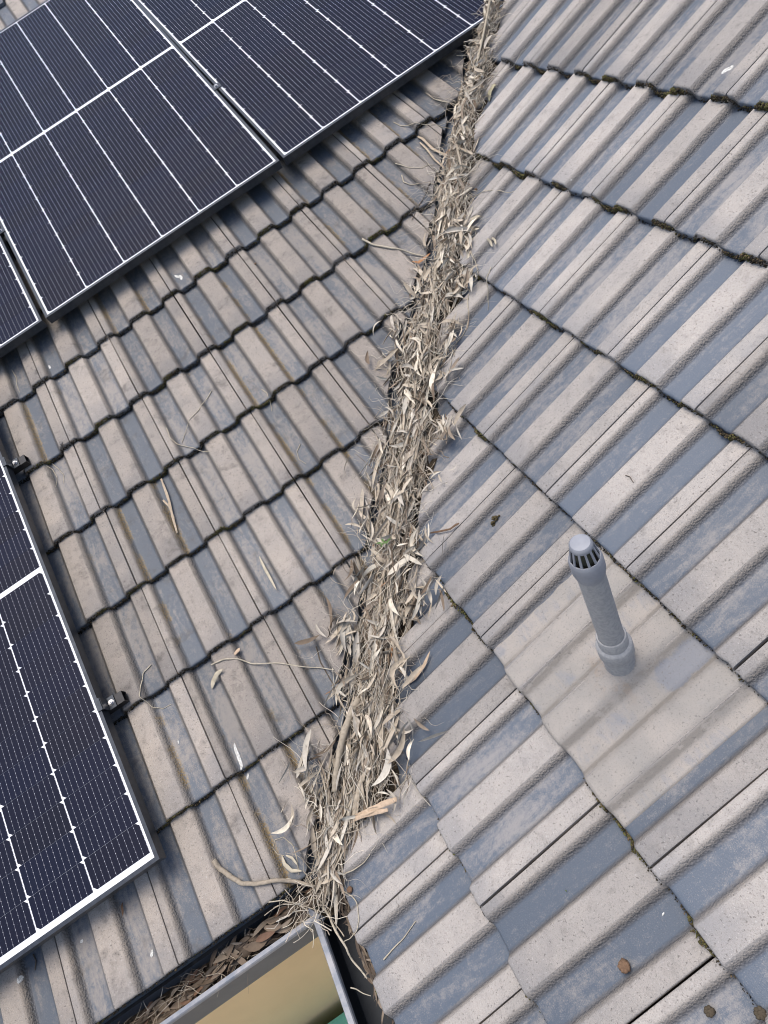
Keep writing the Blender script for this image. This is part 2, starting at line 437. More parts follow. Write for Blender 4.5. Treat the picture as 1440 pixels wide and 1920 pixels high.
for r in range(0, 16):
    for j in range(-9, 12): add_tile('L', r, j)
for r in range(0, 10):
    for j in range(-12, 9): add_tile('R', r, j)

# valley tray: folded sheet metal under the cut tile edges
def tray():
    v = []; f = []
    def pt(t, wd, h):
        p = VT*t+VN*wd; z = max(p.y*math.tan(PL), p.x*math.tan(PR)); return Vector((p.x, p.y, Z0+z+h))
    ws = [(-.24,.002),(-.235,-.014),(-.11,-.018),(-.012,-.018),(0,-.012),(.012,-.018),(.11,-.018),(.175,-.014),(.18,.002)]
    ts = np.linspace(-.045, 3.6, 20)
    for t in ts:
        for wd, h in ws: v.append(pt(t, wd, h-.008))
    n = len(ws)
    for i in range(len(ts)-1):
        for k in range(n-1): f.append((i*n+k, (i+1)*n+k, (i+1)*n+k+1, i*n+k+1))
    f = [tuple(reversed(q)) for q in f]
    o = link('valley_tray', mesh('valley_tray', v, f), M['tray'])
    tag(o, 'slate grey metal valley tray running under the cut tile edges', 'valley gutter')
tray()

# ------------------------------------------------------------------ blobs: moss along the course lines
ICO = None
def ico():
    global ICO
    if ICO is None:
        bm = bmesh.new(); bmesh.ops.create_icosphere(bm, subdivisions=1, radius=1)
        ICO = (np.array([v.co[:] for v in bm.verts]), np.array([[v.index for v in f.verts] for f in bm.faces])); bm.free()
    return ICO
def blobs(name, pos, sz, col, mat, parent=None):
    V, F = ico(); n = len(pos); nv = len(V)
    a = rng.uniform(0, 6.28, n); ca, sa = np.cos(a), np.sin(a)
    sc = sz[:, None]*rng.uniform(.55, 1.35, (n, 3))
    P = V[None]*sc[:, None, :]*rng.uniform(.75, 1.25, (n, nv, 1))
    x = P[..., 0]*ca[:, None]-P[..., 1]*sa[:, None]; y = P[..., 0]*sa[:, None]+P[..., 1]*ca[:, None]
    P = np.stack([x, y, P[..., 2]], -1)+pos[:, None]
    F2 = (F[None]+np.arange(n)[:, None, None]*nv).reshape(-1, 3)
    return raw_mesh(name, P.reshape(-1, 3), F2, np.repeat(col, nv, 0), mat, parent)
def raw_mesh(name, V, F, C, mat, parent=None, smooth=False):
    me = bpy.data.meshes.new(name)
    k = F.shape[1]
    me.vertices.add(len(V)); me.vertices.foreach_set('co', np.asarray(V, np.float32).ravel())
    me.loops.add(F.size); me.loops.foreach_set('vertex_index', F.astype(np.int32).ravel())
    me.polygons.add(len(F)); me.polygons.foreach_set('loop_start', np.arange(0, F.size, k, dtype=np.int32))
    me.update(calc_edges=True); me.validate()
    if smooth: me.polygons.foreach_set('use_smooth', [True]*len(me.polygons))
    colattr(me, C); return link(name, me, mat, parent)
PALM = np.array([[.017,.016,.013],[.032,.027,.018],[.060,.046,.026],[.062,.056,.022],[.10,.095,.032],[.14,.10,.058]])
def moss(roof):
    pos = []; sz = []; col = []
    D = DL if roof == 'L' else DR
    for r in range(0, 9 if roof == 'R' else 8):
        a0, a1 = (-1.4, 2.3) if roof == 'L' else (-1.3, 2.6)
        heavy = 1.0 if roof == 'L' else [.35,.4,.5,.55,.75,1.0,1.2,1.1,1.1][r]
        if roof == 'L' and r == 0: heavy = .35
        step = .0023 if roof == 'L' else .0026
        for a in np.arange(a0, a1, step):
            p = P3(roof, a, D[r], .03)
            di = VN.dot(p)
            if roof == 'L' and di < CUTL[r]+.005: continue
            if roof == 'R' and di > CUTR[r]-.005: continue
            u, v = pix(p)
            if not (-60 < u < 1500 and -60 < v < 1980): continue
            clump = noise.noise(Vector((a*9, r*7.3, 1 if roof == 'L' else 5)))
            fine = noise.noise(Vector((a*45, r*3.1, 9)))
            dens = heavy*max(.35, 1+.9*clump+.8*fine) if roof == 'L' else heavy*max(.12, .75+2.3*clump+.9*fine)
            k = int(dens*3.6+random.random())
            s = s_of(roof, r, a); hp = RIB*prof(s)
            for _ in range(k):
                q = random.random()
                size = ((.0011+.0013*random.random()+.0022*max(0, clump))*(.65+.4*min(1, heavy)) if roof == 'R' else .0012+.0014*random.random()+.0014*max(0, clump))
                off = .0012*fine-.0042*random.random()*(.4+heavy*.8)
                if roof == 'R' and heavy > .4: off -= .010*random.random()*max(0, clump+.25)
                if roof == 'L': off = .0008-.0060*random.random()+.0045*fine+.003*clump
                h = hp+q*(T*.80 if (roof == 'L' or heavy > .4) else T*.75)
                if r == 0: h = hp+T*.2+q*.012; 
                pos.append(P3(roof, a+random.uniform(-.002, .002), D[r]+off, h)-DN); sz.append(size)
                g = clump*1.3+fine*.8+random.uniform(-.45, .45)
                base = .10 if roof == 'L' else .22
                i = 0 if g < .05-base else 1 if g < .35-base else 2 if g < .6-base else 3 if g < .85-base else 4 if g < 1.1 else 5
                if random.random() < .05: i = 5
                col.append(PALM[i]*random.uniform(.8, 1.25))
    o = blobs('moss', np.array([p[:] for p in pos]), np.array(sz), np.array(col), M['moss'], ROOF[roof])
    tag(o, kind='stuff')
moss('L'); moss('R')
# ------------------------------------------------------------------ solar panels
def bar(name, b, mat, parent): return box(name, b, mat, parent)
PH = .110                                   # top of the frames above the roof plane
def panel(x0, d0, wd, ln, half, label, rot=0.0):
    # local axes: x along the eave, y up the slope, z out of the roof; origin at the bottom left corner
    mw = Matrix.Translation(L3(x0, d0, PH)) @ ML @ Matrix.Rotation(rot, 4, 'Z')
    p = empty('solar_panel', mat=mw); tag(p, label, 'solar panel', 'solar panels on the left roof slope')
    fw, fh = .011, .035
    for b in ((0, fw, 0, ln, -fh, 0), (wd-fw, wd, 0, ln, -fh, 0), (fw, wd-fw, 0, fw, -fh, -.0004), (fw, wd-fw, ln-fw, ln, -fh, -.0004)):
        bar('frame_rail', b, M['frame'], p)
    me = mesh('glass_laminate', *box_data(fw, wd-fw, fw, ln-fw, -.007, -.0022)); link('glass_laminate', me, M['back'], p)
    mx = fw+.0075; gapx = .0038
    cw = (wd-2*mx-5*gapx)/6
    mb, mid = (.025 if half < 1 else .016), .0095
    my = fw+mb-.008
    n = 11; gy = .0007
    def cellmesh(ch, flip):
        ch = (half-my-mid-(n-1)*gy)/n if ch is None else ch
        c = .0095
        pts = [(-cw/2, -ch/2+c), (-cw/2+c, -ch/2), (cw/2, -ch/2), (cw/2, ch/2-c), (cw/2-c, ch/2), (-cw/2, ch/2)]
        if flip: pts = [(-cw/2, -ch/2), (cw/2-c, -ch/2), (cw/2, -ch/2+c), (cw/2, ch/2), (-cw/2+c, ch/2), (-cw/2, ch/2-c)]
        k = len(pts); v = [(x, y, .0008) for x, y in pts]+[(x, y, 0) for x, y in pts]
        f = [tuple(range(k))]+[(i, i+k, (i+1) % k+k, (i+1) % k) for i in range(k)]
        me = mesh('solar_cell', v, f); me.materials.append(M['cell']); return me, ch
    proto = None
    for hlf, (ya, yb) in enumerate(((my, half-mid), (half+mid, ln-my))):
        ch = (yb-ya-(n-1)*gy)/n
        me, ch = cellmesh(ch, False)
        for i in range(n):
            for c in range(6):
                lx = mx+cw/2+c*(cw+gapx); ly = ya+ch/2+i*(ch+gy)
                if not seen([mw @ Vector((lx+a*cw/2, ly+b*ch/2, 0)) for a in (-1, 1) for b in (-1, 1)], 160): continue
                o = bpy.data.objects.new('solar_cell', me) if proto is None else proto.copy()
                o.data = me; COL.objects.link(o); o.parent = p; o.location = (lx, ly, -.0022)
                proto = o
    return p
panel(-.022, 2.228, 1.096, 2.05, 1.058, 'large centre solar panel, whole bottom edge and both side gaps in view')
panel(1.092, 2.226, 1.118, 2.05, 1.048, 'solar panel at the top whose corner reaches over the valley', .013)
panel(-1.140, 2.229, 1.100, 2.05, 1.058, 'solar panel of which only the bottom right corner shows beside the centre one')
panel(-1.478, .258, 1.098, 1.945, .987, 'lower solar panel nearest the gutter, long right edge beside the tiles')

# rails, each a hollow black box section across the slope, with clamps
def rail(d, x0, x1, label):
    mw = Matrix.Translation(L3(0, d, PH-.037)) @ ML
    r = empty('mounting_rail', mat=mw); tag(r, label, 'rail', 'panel mounting rails')
    hw, t, hh = .017, .0025, .026
    def ring(x): return [(x,-hw,-hh),(x,hw,-hh),(x,hw,0),(x,-hw,0),(x,-hw+t,-hh+t),(x,hw-t,-hh+t),(x,hw-t,-t),(x,-hw+t,-t)]
    v = ring(x0)+ring(x1); f = []
    for i in range(4):
        j = (i+1) % 4
        f += [(i, j, j+8, i+8), (i+4, i+12, j+12, j+4), (i, i+4, j+4, j), (i+8, j+8, j+12, i+12)]
    link('rail_section', mesh('rail_section', v, f), M['rail'], r)
    return r
def bolt(parent, x, y, z):
    b = lathe('bolt', [(0,.0075),(.0028,.0075),(.0028,.0055),(.0062,.0055),(.0062,0),(.0088,0),(.0088,-.0015)], M['steel'], parent, 16)
    b.location = (x, y, z)
def end_clamp(r, x):      # x: outer edge of the frame in rail coordinates
    me = mesh('end_clamp', *box_data(x-.010, x+.006, -.019, .019, .0365, .0400)); c = link('end_clamp', me, M['frame'], r)
    link('clamp_foot', mesh('clamp_foot', *box_data(x+.0045, x+.0075, -.019, .019, .004, .0360)), M['frame'], c)
    link('clamp_foot', mesh('clamp_foot', *box_data(x+.008, x+.030, -.019, .019, .001, .0045)), M['frame'], c)
    bolt(c, x+.018, 0, .006)
    return c
def mid_clamp(r, x):
    me = mesh('mid_clamp', *box_data(x-.020, x+.020, -.017, .017, .0365, .0402)); c = link('mid_clamp', me, M['frame'], r); bolt(c, x, 0, .0405)
r = rail(.722, -1.6, -.325, 'black rail end with a bolted clamp beside the lower solar panel, nearer the gutter'); end_clamp(r, -.380)
r = rail(1.722, -1.6, -.325, 'black rail end with a bolted clamp beside the lower solar panel, at the frame edge'); end_clamp(r, -.380)
r = rail(2.845, -1.3, 2.22, 'black rail hidden under the upper panels, its clamps showing in the gaps'); mid_clamp(r, 1.084); mid_clamp(r, -.031)

# ------------------------------------------------------------------ vent pipe with its flashing
PY, PD = -.144, .894
base = R3(PY, PD, .030)
vp = empty('vent_pipe', base); tag(vp, 'upright grey plastic vent pipe with a slotted cap and pale flashing', 'vent pipe')
lathe('lower_pipe', [(.0322,-.03),(.0322,.058),(.0322,.064)], M['pipe'], vp, 40)
lathe('collar', [(.0322,.056),(.0350,.056),(.0360,.060),(.0360,.090),(.0345,.094),(.0298,.098),(.0298,.126),(.0285,.129),(.0255,.129),(.0255,.120)], M['pipe'], vp, 40)
lathe('upper_pipe', [(.0252,.12),(.0250,.24),(.0248,.378)], M['pipe'], vp, 40)
cap = lathe('vent_cap', [(.0248,.352),(.0262,.356),(.0292,.372),(.0292,.398),(.0282,.404),(.0262,.408),(.0245,.408),(.0240,.400)], M['cap'], vp, 40)
lathe('cap_lid', [(.0195,.438),(.0200,.440),(.0192,.446),(.0165,.4495),(.008,.4508),(0,.451)], M['cap'], cap, 40)
lathe('cap_core', [(.0165,.40),(.0150,.44)], M['dark'], cap, 24)
for k in range(12):
    a = 2*math.pi*k/12+.2; ca, sa = math.cos(a), math.sin(a)
    v = []
    for rr_, z in ((.0262, .405), (.0196, .441)):
        for dr, hw in ((0, .0022 if z < .42 else .0018), (-.0022, .0022 if z < .42 else .0018)):
            for s in (-1, 1):
                q = rr_+dr; v.append((q*ca-s*hw*sa, q*sa+s*hw*ca, z))
    f = [(0,1,5,4),(2,6,7,3),(0,4,6,2),(1,3,7,5)]
    link('cap_slat', mesh('cap_slat', v, f), M['cap'], cap)

k = N('flashing_sheet'); att = k.attr('prof').outputs['Fac']; vv = k.objvec(rand=False, scale=(18, 6, 6)); v0 = k.objvec(rand=False)
nn = k.noise(vv, 1.0, 6, .7, .8); n2 = k.noise(v0, 60, 5, .65)
top = k.attr('top').outputs['Fac']
blue = k.ramp(k.math('SUBTRACT', k.math('ADD', att, k.math('MULTIPLY', k.math('SUBTRACT', nn, .5), 1.1)), k.math('MULTIPLY', top, .40)), -.24, .04, .7, 0)
c = k.mix(k.ramp(k.noise(v0, 7, 4), .35, .65), (.315,.285,.252), (.255,.238,.215))
c = k.mix(k.ramp(n2, .5, .75, 0, .35), c, (.27,.26,.245))
streak = k.noise(k.objvec(rand=False, scale=(7, 60, 7)), 1.0, 6, .7)
c = k.mix(k.math('MULTIPLY', k.ramp(k.math('ABSOLUTE', k.math('SUBTRACT', att, .42)), .32, .16), k.ramp(k.math('ADD', streak, k.math('MULTIPLY', k.math('SUBTRACT', n2, .5), .6)), .40, .50, .1, .75)), c, (.20,.18,.155))
c = k.mix(k.ramp(k.noise(v0, 400, 3, .7), .54, .68, 0, .45), c, (.15,.14,.13))
c = k.mix(blue, c, (.16,.175,.205))
st = k.attr('stain').outputs['Fac']
c = k.mix(k.math('MULTIPLY', st, k.ramp(k.noise(v0, 30, 5, .7), .42, .68, 0, .7)), c, (.27,.205,.15))
c = k.mix(k.ramp(k.noise(v0, 210, 3, .6), .60, .68, 0, .6), c, (.12,.11,.10))
k.bump(k.math('ADD', n2, k.math('MULTIPLY', k.noise(v0, 420, 2, .6), .6)), .6, .002)
M['flash'] = k.fin(c, .6, spec=.35)
def flashing():
    na, nd = 170, 70; V = []; pr = []; stn = []; tp = []
    for i in range(nd):
        for j in range(na):
            fj = j/(na-1); fi = i/(nd-1)
            a = .100-.478*fj; d = DR[2]-.003+fi*(DR[3]-DR[2]+.012)
            if j == 0: a += .004*noise.noise(Vector((fi*9, 0, 3)))
            hs = sum(surf('R', a+q, min(max(d, DR[2]+.001), DR[3]-.001))*wt for q, wt in ((-.012,.15),(-.006,.22),(0,.26),(.006,.22),(.012,.15)))
            rp = math.hypot(a-PY, d-PD)
            h = hs+.0035+.010*math.exp(-(rp/.055)**2)+.0009*noise.noise(Vector((a*30, d*18, 1)))
            if j in (0, na-1) or i == nd-1: h -= .0042
            if i == 0: h -= .010
            V.append(R3(a, d, h)-base); pr.append((hs-T*(1-(d-DR[2])/(DR[3]-DR[2])))/RIB)
            tp.append(sm((d-.90)/.06)*sm((a+.34)/.05)*sm((-.12-a)/.05)); stn.append(max(0, 1-abs(rp-.055)/.035)*(1 if d < PD-.02 else .15))
    F = [(i*na+j, i*na+j+1, (i+1)*na+j+1, (i+1)*na+j) for i in range(nd-1) for j in range(na-1)]
    me = mesh('flashing_sheet', V, F, True)
    fattr(me, 'prof', pr); fattr(me, 'stain', stn); fattr(me, 'top', tp)
    link('flashing_sheet', me, M['flash'], vp)
flashing()
# ------------------------------------------------------------------ leaves, bark and twigs
PAL_LEAF = np.array([[.47,.405,.315],[.40,.34,.26],[.33,.28,.215],[.60,.54,.435],[.25,.20,.15],[.16,.12,.085],[.47,.43,.36],[.40,.36,.30],[.07,.053,.038]])
PAL_DARK = np.array([[.115,.085,.06],[.15,.115,.085],[.085,.065,.05],[.19,.15,.11],[.17,.10,.065],[.06,.05,.04],[.22,.18,.14]])
def leaf_batch(name, pos, tx, up, ln, wd, bend, curl, fold, col, mat, parent=None, ns=7):
    """pos: centre; tx: unit tangent; up: unit normal; each leaf a folded, sickle-bent, curled blade"""
    n = len(pos); t = np.linspace(-1, 1, ns)
    wprof = np.clip(1-np.abs(t)**2.2, 0, 1)**.75; wprof[0] = .10; wprof[-1] = .03
    wprof = wprof*(1-.22*t)
    sy = np.cross(up, tx)
    X = (t[None]*ln[:, None]/2)
    Y = bend[:, None]*ln[:, None]*(t[None]**2-.4)
    Z = curl[:, None]*ln[:, None]*(t[None]**2-.4)
    tw = rng.uniform(-.7, .7, n)
    pts = []
    for side, q in ((-1, 1), (0, 0), (1, 1)):
        yy = Y+side*wprof[None]*wd[:, None]/2
        ang = tw[:, None]*t[None]
        zz = Z+q*fold[:, None]*wd[:, None]*wprof[None]+side*wprof[None]*wd[:, None]/2*np.sin(ang)
        P = pos[:, None]+X[..., None]*tx[:, None]+yy[..., None]*sy[:, None]+zz[..., None]*up[:, None]
        pts.append(P)
    V = np.stack(pts, 2)                 # n, ns, 3, xyz
    F = []
    for i in range(ns-1):
        for k in range(2):
            b = i*3+k; F.append((b, b+3, b+4, b+1))
    F = np.array(F); nv = ns*3
    F2 = (F[None]+np.arange(n)[:, None, None]*nv).reshape(-1, 4)
    C = np.repeat(col, nv, 0)*np.tile(rng.uniform(.88, 1.1, (n, ns, 1, 1)).repeat(3, 2), (1, 1, 1, 1)).reshape(-1, 1)
    return raw_mesh(name, V.reshape(-1, 3), F2, C, mat, parent, True)
def twig_batch(name, start, dirs, up, ln, rd, wob, col, mat, parent=None, ns=7):
    n = len(start); sy = np.cross(up, dirs)
    t = np.linspace(0, 1, ns)
    a1, a2 = rng.normal(0, 1, (2, n)); p1, p2 = rng.uniform(0, 6.28, (2, n)); f1 = rng.uniform(1.5, 5, n)
    off = wob[:, None]*ln[:, None]*(a1[:, None]*t**2+.25*np.sin(f1[:, None]*t*3+p1[:, None]))
    offz = .3*wob[:, None]*ln[:, None]*np.sin(f1[:, None]*t*2+p2[:, None])
    Cn = start[:, None]+(t*ln[:, None])[..., None]*dirs[:, None]+off[..., None]*sy[:, None]+offz[..., None]*up[:, None]
    R = rd[:, None]*(1-.6*t)
    V = []
    for k in range(4):
        a = k*math.pi/2
        V.append(Cn+(R*math.cos(a))[..., None]*sy[:, None]+(R*math.sin(a))[..., None]*up[:, None])
    V = np.stack(V, 2); F = []
    for i in range(ns-1):
        for k in range(4): F.append((i*4+k, i*4+(k+1) % 4, (i+1)*4+(k+1) % 4, (i+1)*4+k))
    F = np.array(F); F2 = (F[None]+np.arange(n)[:, None, None]*ns*4).reshape(-1, 4)
    return raw_mesh(name, V.reshape(-1, 3), F2, np.repeat(col, ns*4, 0), mat, parent, True)

# outline of the litter along the valley: distance, left and right edge from the valley line
OUT = np.array([(3.3,-.06,-.16),(2.981,-.072,-.154),(2.86,-.047,-.171),(2.741,-.02,-.16),(2.588,-.012,-.165),(2.452,-.006,-.123),(2.295,.02,-.132),(2.172,.022,-.125),(1.995,.008,-.140),(1.865,-.010,-.165),(1.772,.010,-.139),(1.657,.027,-.160),(1.59,.07,-.10),(1.477,.08,-.135),(1.381,.09,-.13),(1.296,.034,-.09),(1.208,.066,-.150),(1.118,.070,-.155),(1.018,.055,-.131),(.923,.050,-.088),(.839,.049,-.107),(.743,.049,-.125),(.667,.035,-.138),(.589,.068,-.145),(.533,.060,-.129),(.465,.046,-.110),(.407,.050,-.150),(.353,.061,-.138),(.287,.057,-.120),(.223,.077,-.165),(.181,.10,-.165),(.133,.085,-.12),(.07,.065,-.043),(.011,.045,-.030),(-.046,.045,-.04),(-.093,.06,-.05),(-.14,.055,-.058)])[::-1]
def outl(t): return np.interp(t, OUT[:, 0], OUT[:, 1]), np.interp(t, OUT[:, 0], OUT[:, 2])
vt, vn = np.array(VT[:]), np.array(VN[:])
TL, TR = math.tan(PL), math.tan(PR)
def vpos(t, wd, h):
    p = t[:, None]*vt+wd[:, None]*vn
    z = np.maximum(p[:, 1]*TL, p[:, 0]*TR)
    drop = np.clip(-t-.02, 0, 1)*1.0               # sags into the gutter at the bottom end
    p[:, 2] = Z0+z+h-drop*.35; return p
ET = np.array([math.cos(VA), math.sin(VA), math.sin(VA)*TL]); ET /= np.linalg.norm(ET)
EU = np.cross(ET, vn); EU = EU if EU[2] > 0 else -EU
def frames(th, pitch, roll):
    n = len(th); side = vn
    d = np.cos(th)[:, None]*ET+np.sin(th)[:, None]*side
    d = d*np.cos(pitch)[:, None]+np.sin(pitch)[:, None]*EU
    up = EU[None]-(d@EU)[:, None]*d; up /= np.linalg.norm(up, axis=1)[:, None]
    sd = np.cross(d, up); up = up*np.cos(roll)[:, None]+sd*np.sin(roll)[:, None]
    return d, up
def pilesurf(q): return .040+.020*np.clip(1-q*q, 0, 1)
def litter(n, ts=(-.05, 3.25)):
    t = rng.uniform(ts[0], ts[1], n); l, r = outl(t)
    q = np.clip(rng.normal(0, .55, n), -1.2, 1.2)
    # clumps and gaps: the edge of the litter wanders, and some spots are bare
    nz = np.array([noise.noise(Vector((a*11, s*.9, 3.3))) for a, s in zip(t, np.sign(q))]); q = q*(1+.7*nz)*np.interp(t, [0, 1.7, 2.3, 3.2], [.92, .90, .72, .55])
    keep = np.array([noise.noise(Vector((a*17, b*2.2, 8.8))) for a, b in zip(t, q)]) > -.20-.5*rng.uniform(0, 1, n)*(1-np.abs(q).clip(0, 1))
    j = np.where(~keep)[0]; t[j] = t[rng.permutation(np.where(keep)[0])[:1]][0] if False else t[j]+.03*np.sign(nz[j]+.001)
    return t, (l+r)/2+q*(l-r)/2*.93, q
def mound():
    ts = np.linspace(-.06, 3.3, 260); qs = np.linspace(-.86, .86, 15); V = []
    for t in ts:
        l, r = outl(t)
        for q in qs:
            wd = (l+r)/2+q*(l-r)/2
            h = -.008+.036*(1-q*q)**.6+.012*noise.noise(Vector((t*28, wd*28, 0)))
            V.append(vpos(np.array([t]), np.array([wd]), np.array([h]))[0])
    m_ = len(qs); F = [(i*m_+k, (i+1)*m_+k, (i+1)*m_+k+1, i*m_+k+1) for i in range(len(ts)-1) for k in range(m_-1)]
    me = mesh('leaf_mould', V, F, True)
    return me
LIT = empty('leaf_litter', (0, 0, 0)); tag(LIT, 'dry grey-brown gum leaves and twigs choking the valley between the roofs', 'leaf litter', kind='stuff')
o = link('leaf_mould', mound(), M['humus'], LIT); tag(o, kind='stuff')  # mould core of the heap; its near-black also paints shade between the leaves
def colors(n, pal, wts, j=.14):
    return pal[rng.choice(len(pal), n, p=np.array(wts)/sum(wts))]*rng.uniform(1-j, 1+j, (n, 1))
n = 2500
t, wd, q = litter(n); lay = rng.uniform(0, 1, n)**.6
h = pilesurf(q)*(.45+.62*lay)+.004*rng.normal(0, 1, n)*.6
th = rng.normal(0, .38, n)+np.where(rng.uniform(0, 1, n) < .25, rng.uniform(-1.5, 1.5, n), 0)+np.where(rng.uniform(0, 1, n) < .5, math.pi, 0)
d, up = frames(th, rng.normal(0, .16, n), rng.normal(0, .75, n))
ln = rng.gamma(7, .0082, n).clip(.022, .12); wdl = ln*rng.uniform(.07, .16, n)
cl = colors(n, PAL_LEAF, [4, 4.5, 4.5, 1.3, 5, 4.5, 2.6, 3, 2.6])
og = rng.uniform(0, 1, n) < .012; cl[og] = np.array([.42, .22, .11])
cl *= rng.uniform(.75, 1.05, (n, 1))
o = leaf_batch('dry_leaves', vpos(t, wd, h), d, up, ln, wdl, rng.normal(0, .075, n), rng.normal(0, .07, n), rng.uniform(.05, .45, n), cl, M['leaf'], LIT); tag(o, kind='stuff')
# leaves sitting on top, paler and broader
n = 400
t, wd, q = litter(n); h = pilesurf(q)+.006+.008*rng.uniform(0, 1, n)
th = rng.normal(0, .75, n)+np.where(rng.uniform(0, 1, n) < .5, math.pi, 0)
d, up = frames(th, rng.normal(0, .22, n), rng.normal(0, .8, n))
ln = rng.gamma(9, .0065, n).clip(.03, .10); wdl = ln*rng.uniform(.12, .21, n)
o = leaf_batch('dry_leaves', vpos(t, wd, h), d, up, ln, wdl, rng.normal(0, .11, n), rng.normal(0, .10, n), rng.uniform(.05, .5, n), colors(n, PAL_LEAF, [4,2,2,5,1,.5,4,4,.2])*1.08, M['leaf'], LIT); tag(o, kind='stuff')
# bark ribbons along the valley
n = 1000
t, wd, q = litter(n); h = pilesurf(q)*rng.uniform(.6, 1.12, n)+.002
th = rng.normal(0, .25, n); d, up = frames(th, rng.normal(0, .06, n), rng.normal(0, .8, n))
ln = rng.uniform(.07, .24, n); wdl = rng.uniform(.003, .013, n)
o = leaf_batch('bark_ribbons', vpos(t, wd*.8+(-.03)*.2, h), d, up, ln, wdl, rng.normal(0, .05, n), rng.normal(0, .035, n), rng.uniform(-.3, .5, n), colors(n, PAL_LEAF, [4,4,3,2,3,3,1,1,1]), M['twig'], LIT); tag(o, kind='stuff')
# clumps that spill over the cut tile edges
n = 330
cen = rng.uniform(-.05, 1.95, 30); t = cen[rng.integers(0, 30, n)]+rng.normal(0, .028, n); l, r = outl(t)
sg = np.where(np.sin(t*37.0) > -.2, 1, -1); qq = rng.gamma(2, .020, n)*np.interp(t, [0, 1.3, 2], [1.1, .9, .6])
wd = np.where(sg > 0, l+qq*.8-.012, r-qq+.012); h = .052+.012*rng.uniform(0, 1, n)-qq*.04
th = rng.normal(0, .55, n)+np.where(rng.uniform(0, 1, n) < .5, math.pi, 0); d, up = frames(th, rng.normal(0, .12, n), rng.normal(0, .8, n))
ln = rng.gamma(8, .0075, n).clip(.03, .12)
o = leaf_batch('dry_leaves', vpos(t, wd, h), d, up, ln, ln*rng.uniform(.09, .19, n), rng.normal(0, .12, n), rng.normal(0, .11, n), rng.uniform(.05, .5, n), colors(n, PAL_LEAF, [4,3,3,4,2,1.5,4,4,.6]), M['leaf'], LIT); tag(o, kind='stuff')
# twigs and leaf stalks, some springing out over the tiles
n = 4200
t, wd, q = litter(n); h = pilesurf(q)*rng.uniform(.55, 1.15, n)+.003
th = rng.normal(0, .6, n)+np.where(rng.uniform(0, 1, n) < .5, math.pi, 0); d, up = frames(th, rng.normal(.02, .12, n), np.zeros(n))
ln = rng.gamma(4, .022, n).clip(.03, .20)
o = twig_batch('twigs', vpos(t, wd, h)-d*ln[:, None]*.5, d, up, ln, rng.uniform(.0006, .0016, n), rng.uniform(.02, .22, n), colors(n, PAL_LEAF, [4,3,2,5,1,1,4,4,.5]), M['twig'], LIT); tag(o, kind='stuff')
n = 170
t = rng.uniform(-.08, 3.0, n); l, r = outl(t); sgn = np.where(rng.uniform(0, 1, n) < .6, 1, -1)
wd = np.where(sgn > 0, l, r)*.8; h = np.full(n, .055)
th = sgn*rng.uniform(.5, 1.7, n)+rng.normal(0, .2, n); d, up = frames(th, rng.uniform(-.02, .22, n), np.zeros(n))
ln = rng.uniform(.04, .13, n)
o = twig_batch('twigs', vpos(t, wd, h), d, up, ln, rng.uniform(.0006, .0013, n), rng.uniform(.08, .4, n), colors(n, PAL_LEAF, [4,3,2,6,1,0,4,4,0])*1.1, M['twig'], LIT, 9); tag(o, kind='stuff')

# hair-thin stalks trailing over the tiles
n = 150
t = rng.uniform(-.06, 2.6, n); l, r = outl(t); sgn = np.where(rng.uniform(0, 1, n) < .55, 1, -1)
wd = np.where(sgn > 0, l, r)*rng.uniform(.5, .95, n)
th = sgn*rng.uniform(.3, 1.9, n)+rng.normal(0, .2, n); d, up = frames(th, rng.uniform(-.05, .10, n), np.zeros(n))
ln = rng.uniform(.06, .19, n)
o = twig_batch('twigs', vpos(t, wd, np.full(n, .060)), d, up, ln, rng.uniform(.0005, .0010, n), rng.uniform(.12, .45, n), colors(n, PAL_LEAF, [4,3,2,6,1,0,4,4,0])*1.15, M['twig'], LIT, 12); tag(o, kind='stuff')

# the heavier sticks lying in the valley
def tube(pts, radii, n=8, rough=.12, seed=0):
    """pts: world points; returns verts, faces of a bent stick with closed ends"""
    P = [Vector(p) for p in pts]
    Q = []; R = []
    m_ = len(P)
    for i in range(m_-1):
        p0, p1, p2, p3 = P[max(i-1, 0)], P[i], P[i+1], P[min(i+2, m_-1)]
        for k in range(4):
            u = k/4
            Q.append(.5*((2*p1)+(p2-p0)*u+(2*p0-5*p1+4*p2-p3)*u*u+(3*p1-p0-3*p2+p3)*u**3)); R.append(radii[i]*(1-u)+radii[i+1]*u)
    Q.append(P[-1]); R.append(radii[-1])
    V = []; F = []
    for i, c in enumerate(Q):
        tg = (Q[min(i+1, len(Q)-1)]-Q[max(i-1, 0)]).normalized(); s = tg.cross(Vector((0, 0, 1)))
        s = s.normalized() if s.length > 1e-4 else Vector((1, 0, 0)); u = s.cross(tg)
        for k in range(n):
            a = 2*math.pi*k/n
            rr_ = R[i]*(1+rough*noise.noise(Vector((i*.9+seed, k*1.7, seed*2.2))))
            V.append(c+s*(rr_*math.cos(a))+u*(rr_*math.sin(a)))
    for i in range(len(Q)-1):
        for k in range(n): F.append((i*n+k, i*n+(k+1) % n, (i+1)*n+(k+1) % n, (i+1)*n+k))
    F.append(tuple(range(n))[::-1]); F.append(tuple((len(Q)-1)*n+k for k in range(n)))
    return V, F
def solid(name, V, F, col, mat, label, cat, group=None):
    c = sum((Vector(v) for v in V), Vector())/len(V)
    me = mesh(name, [Vector(v)-c for v in V], F, True)
    cc = np.array(col)*rng.uniform(.9, 1.1, (len(V), 1)); colattr(me, cc)
    o = link(name, me, mat, loc=c); tag(o, label, cat, group); return o
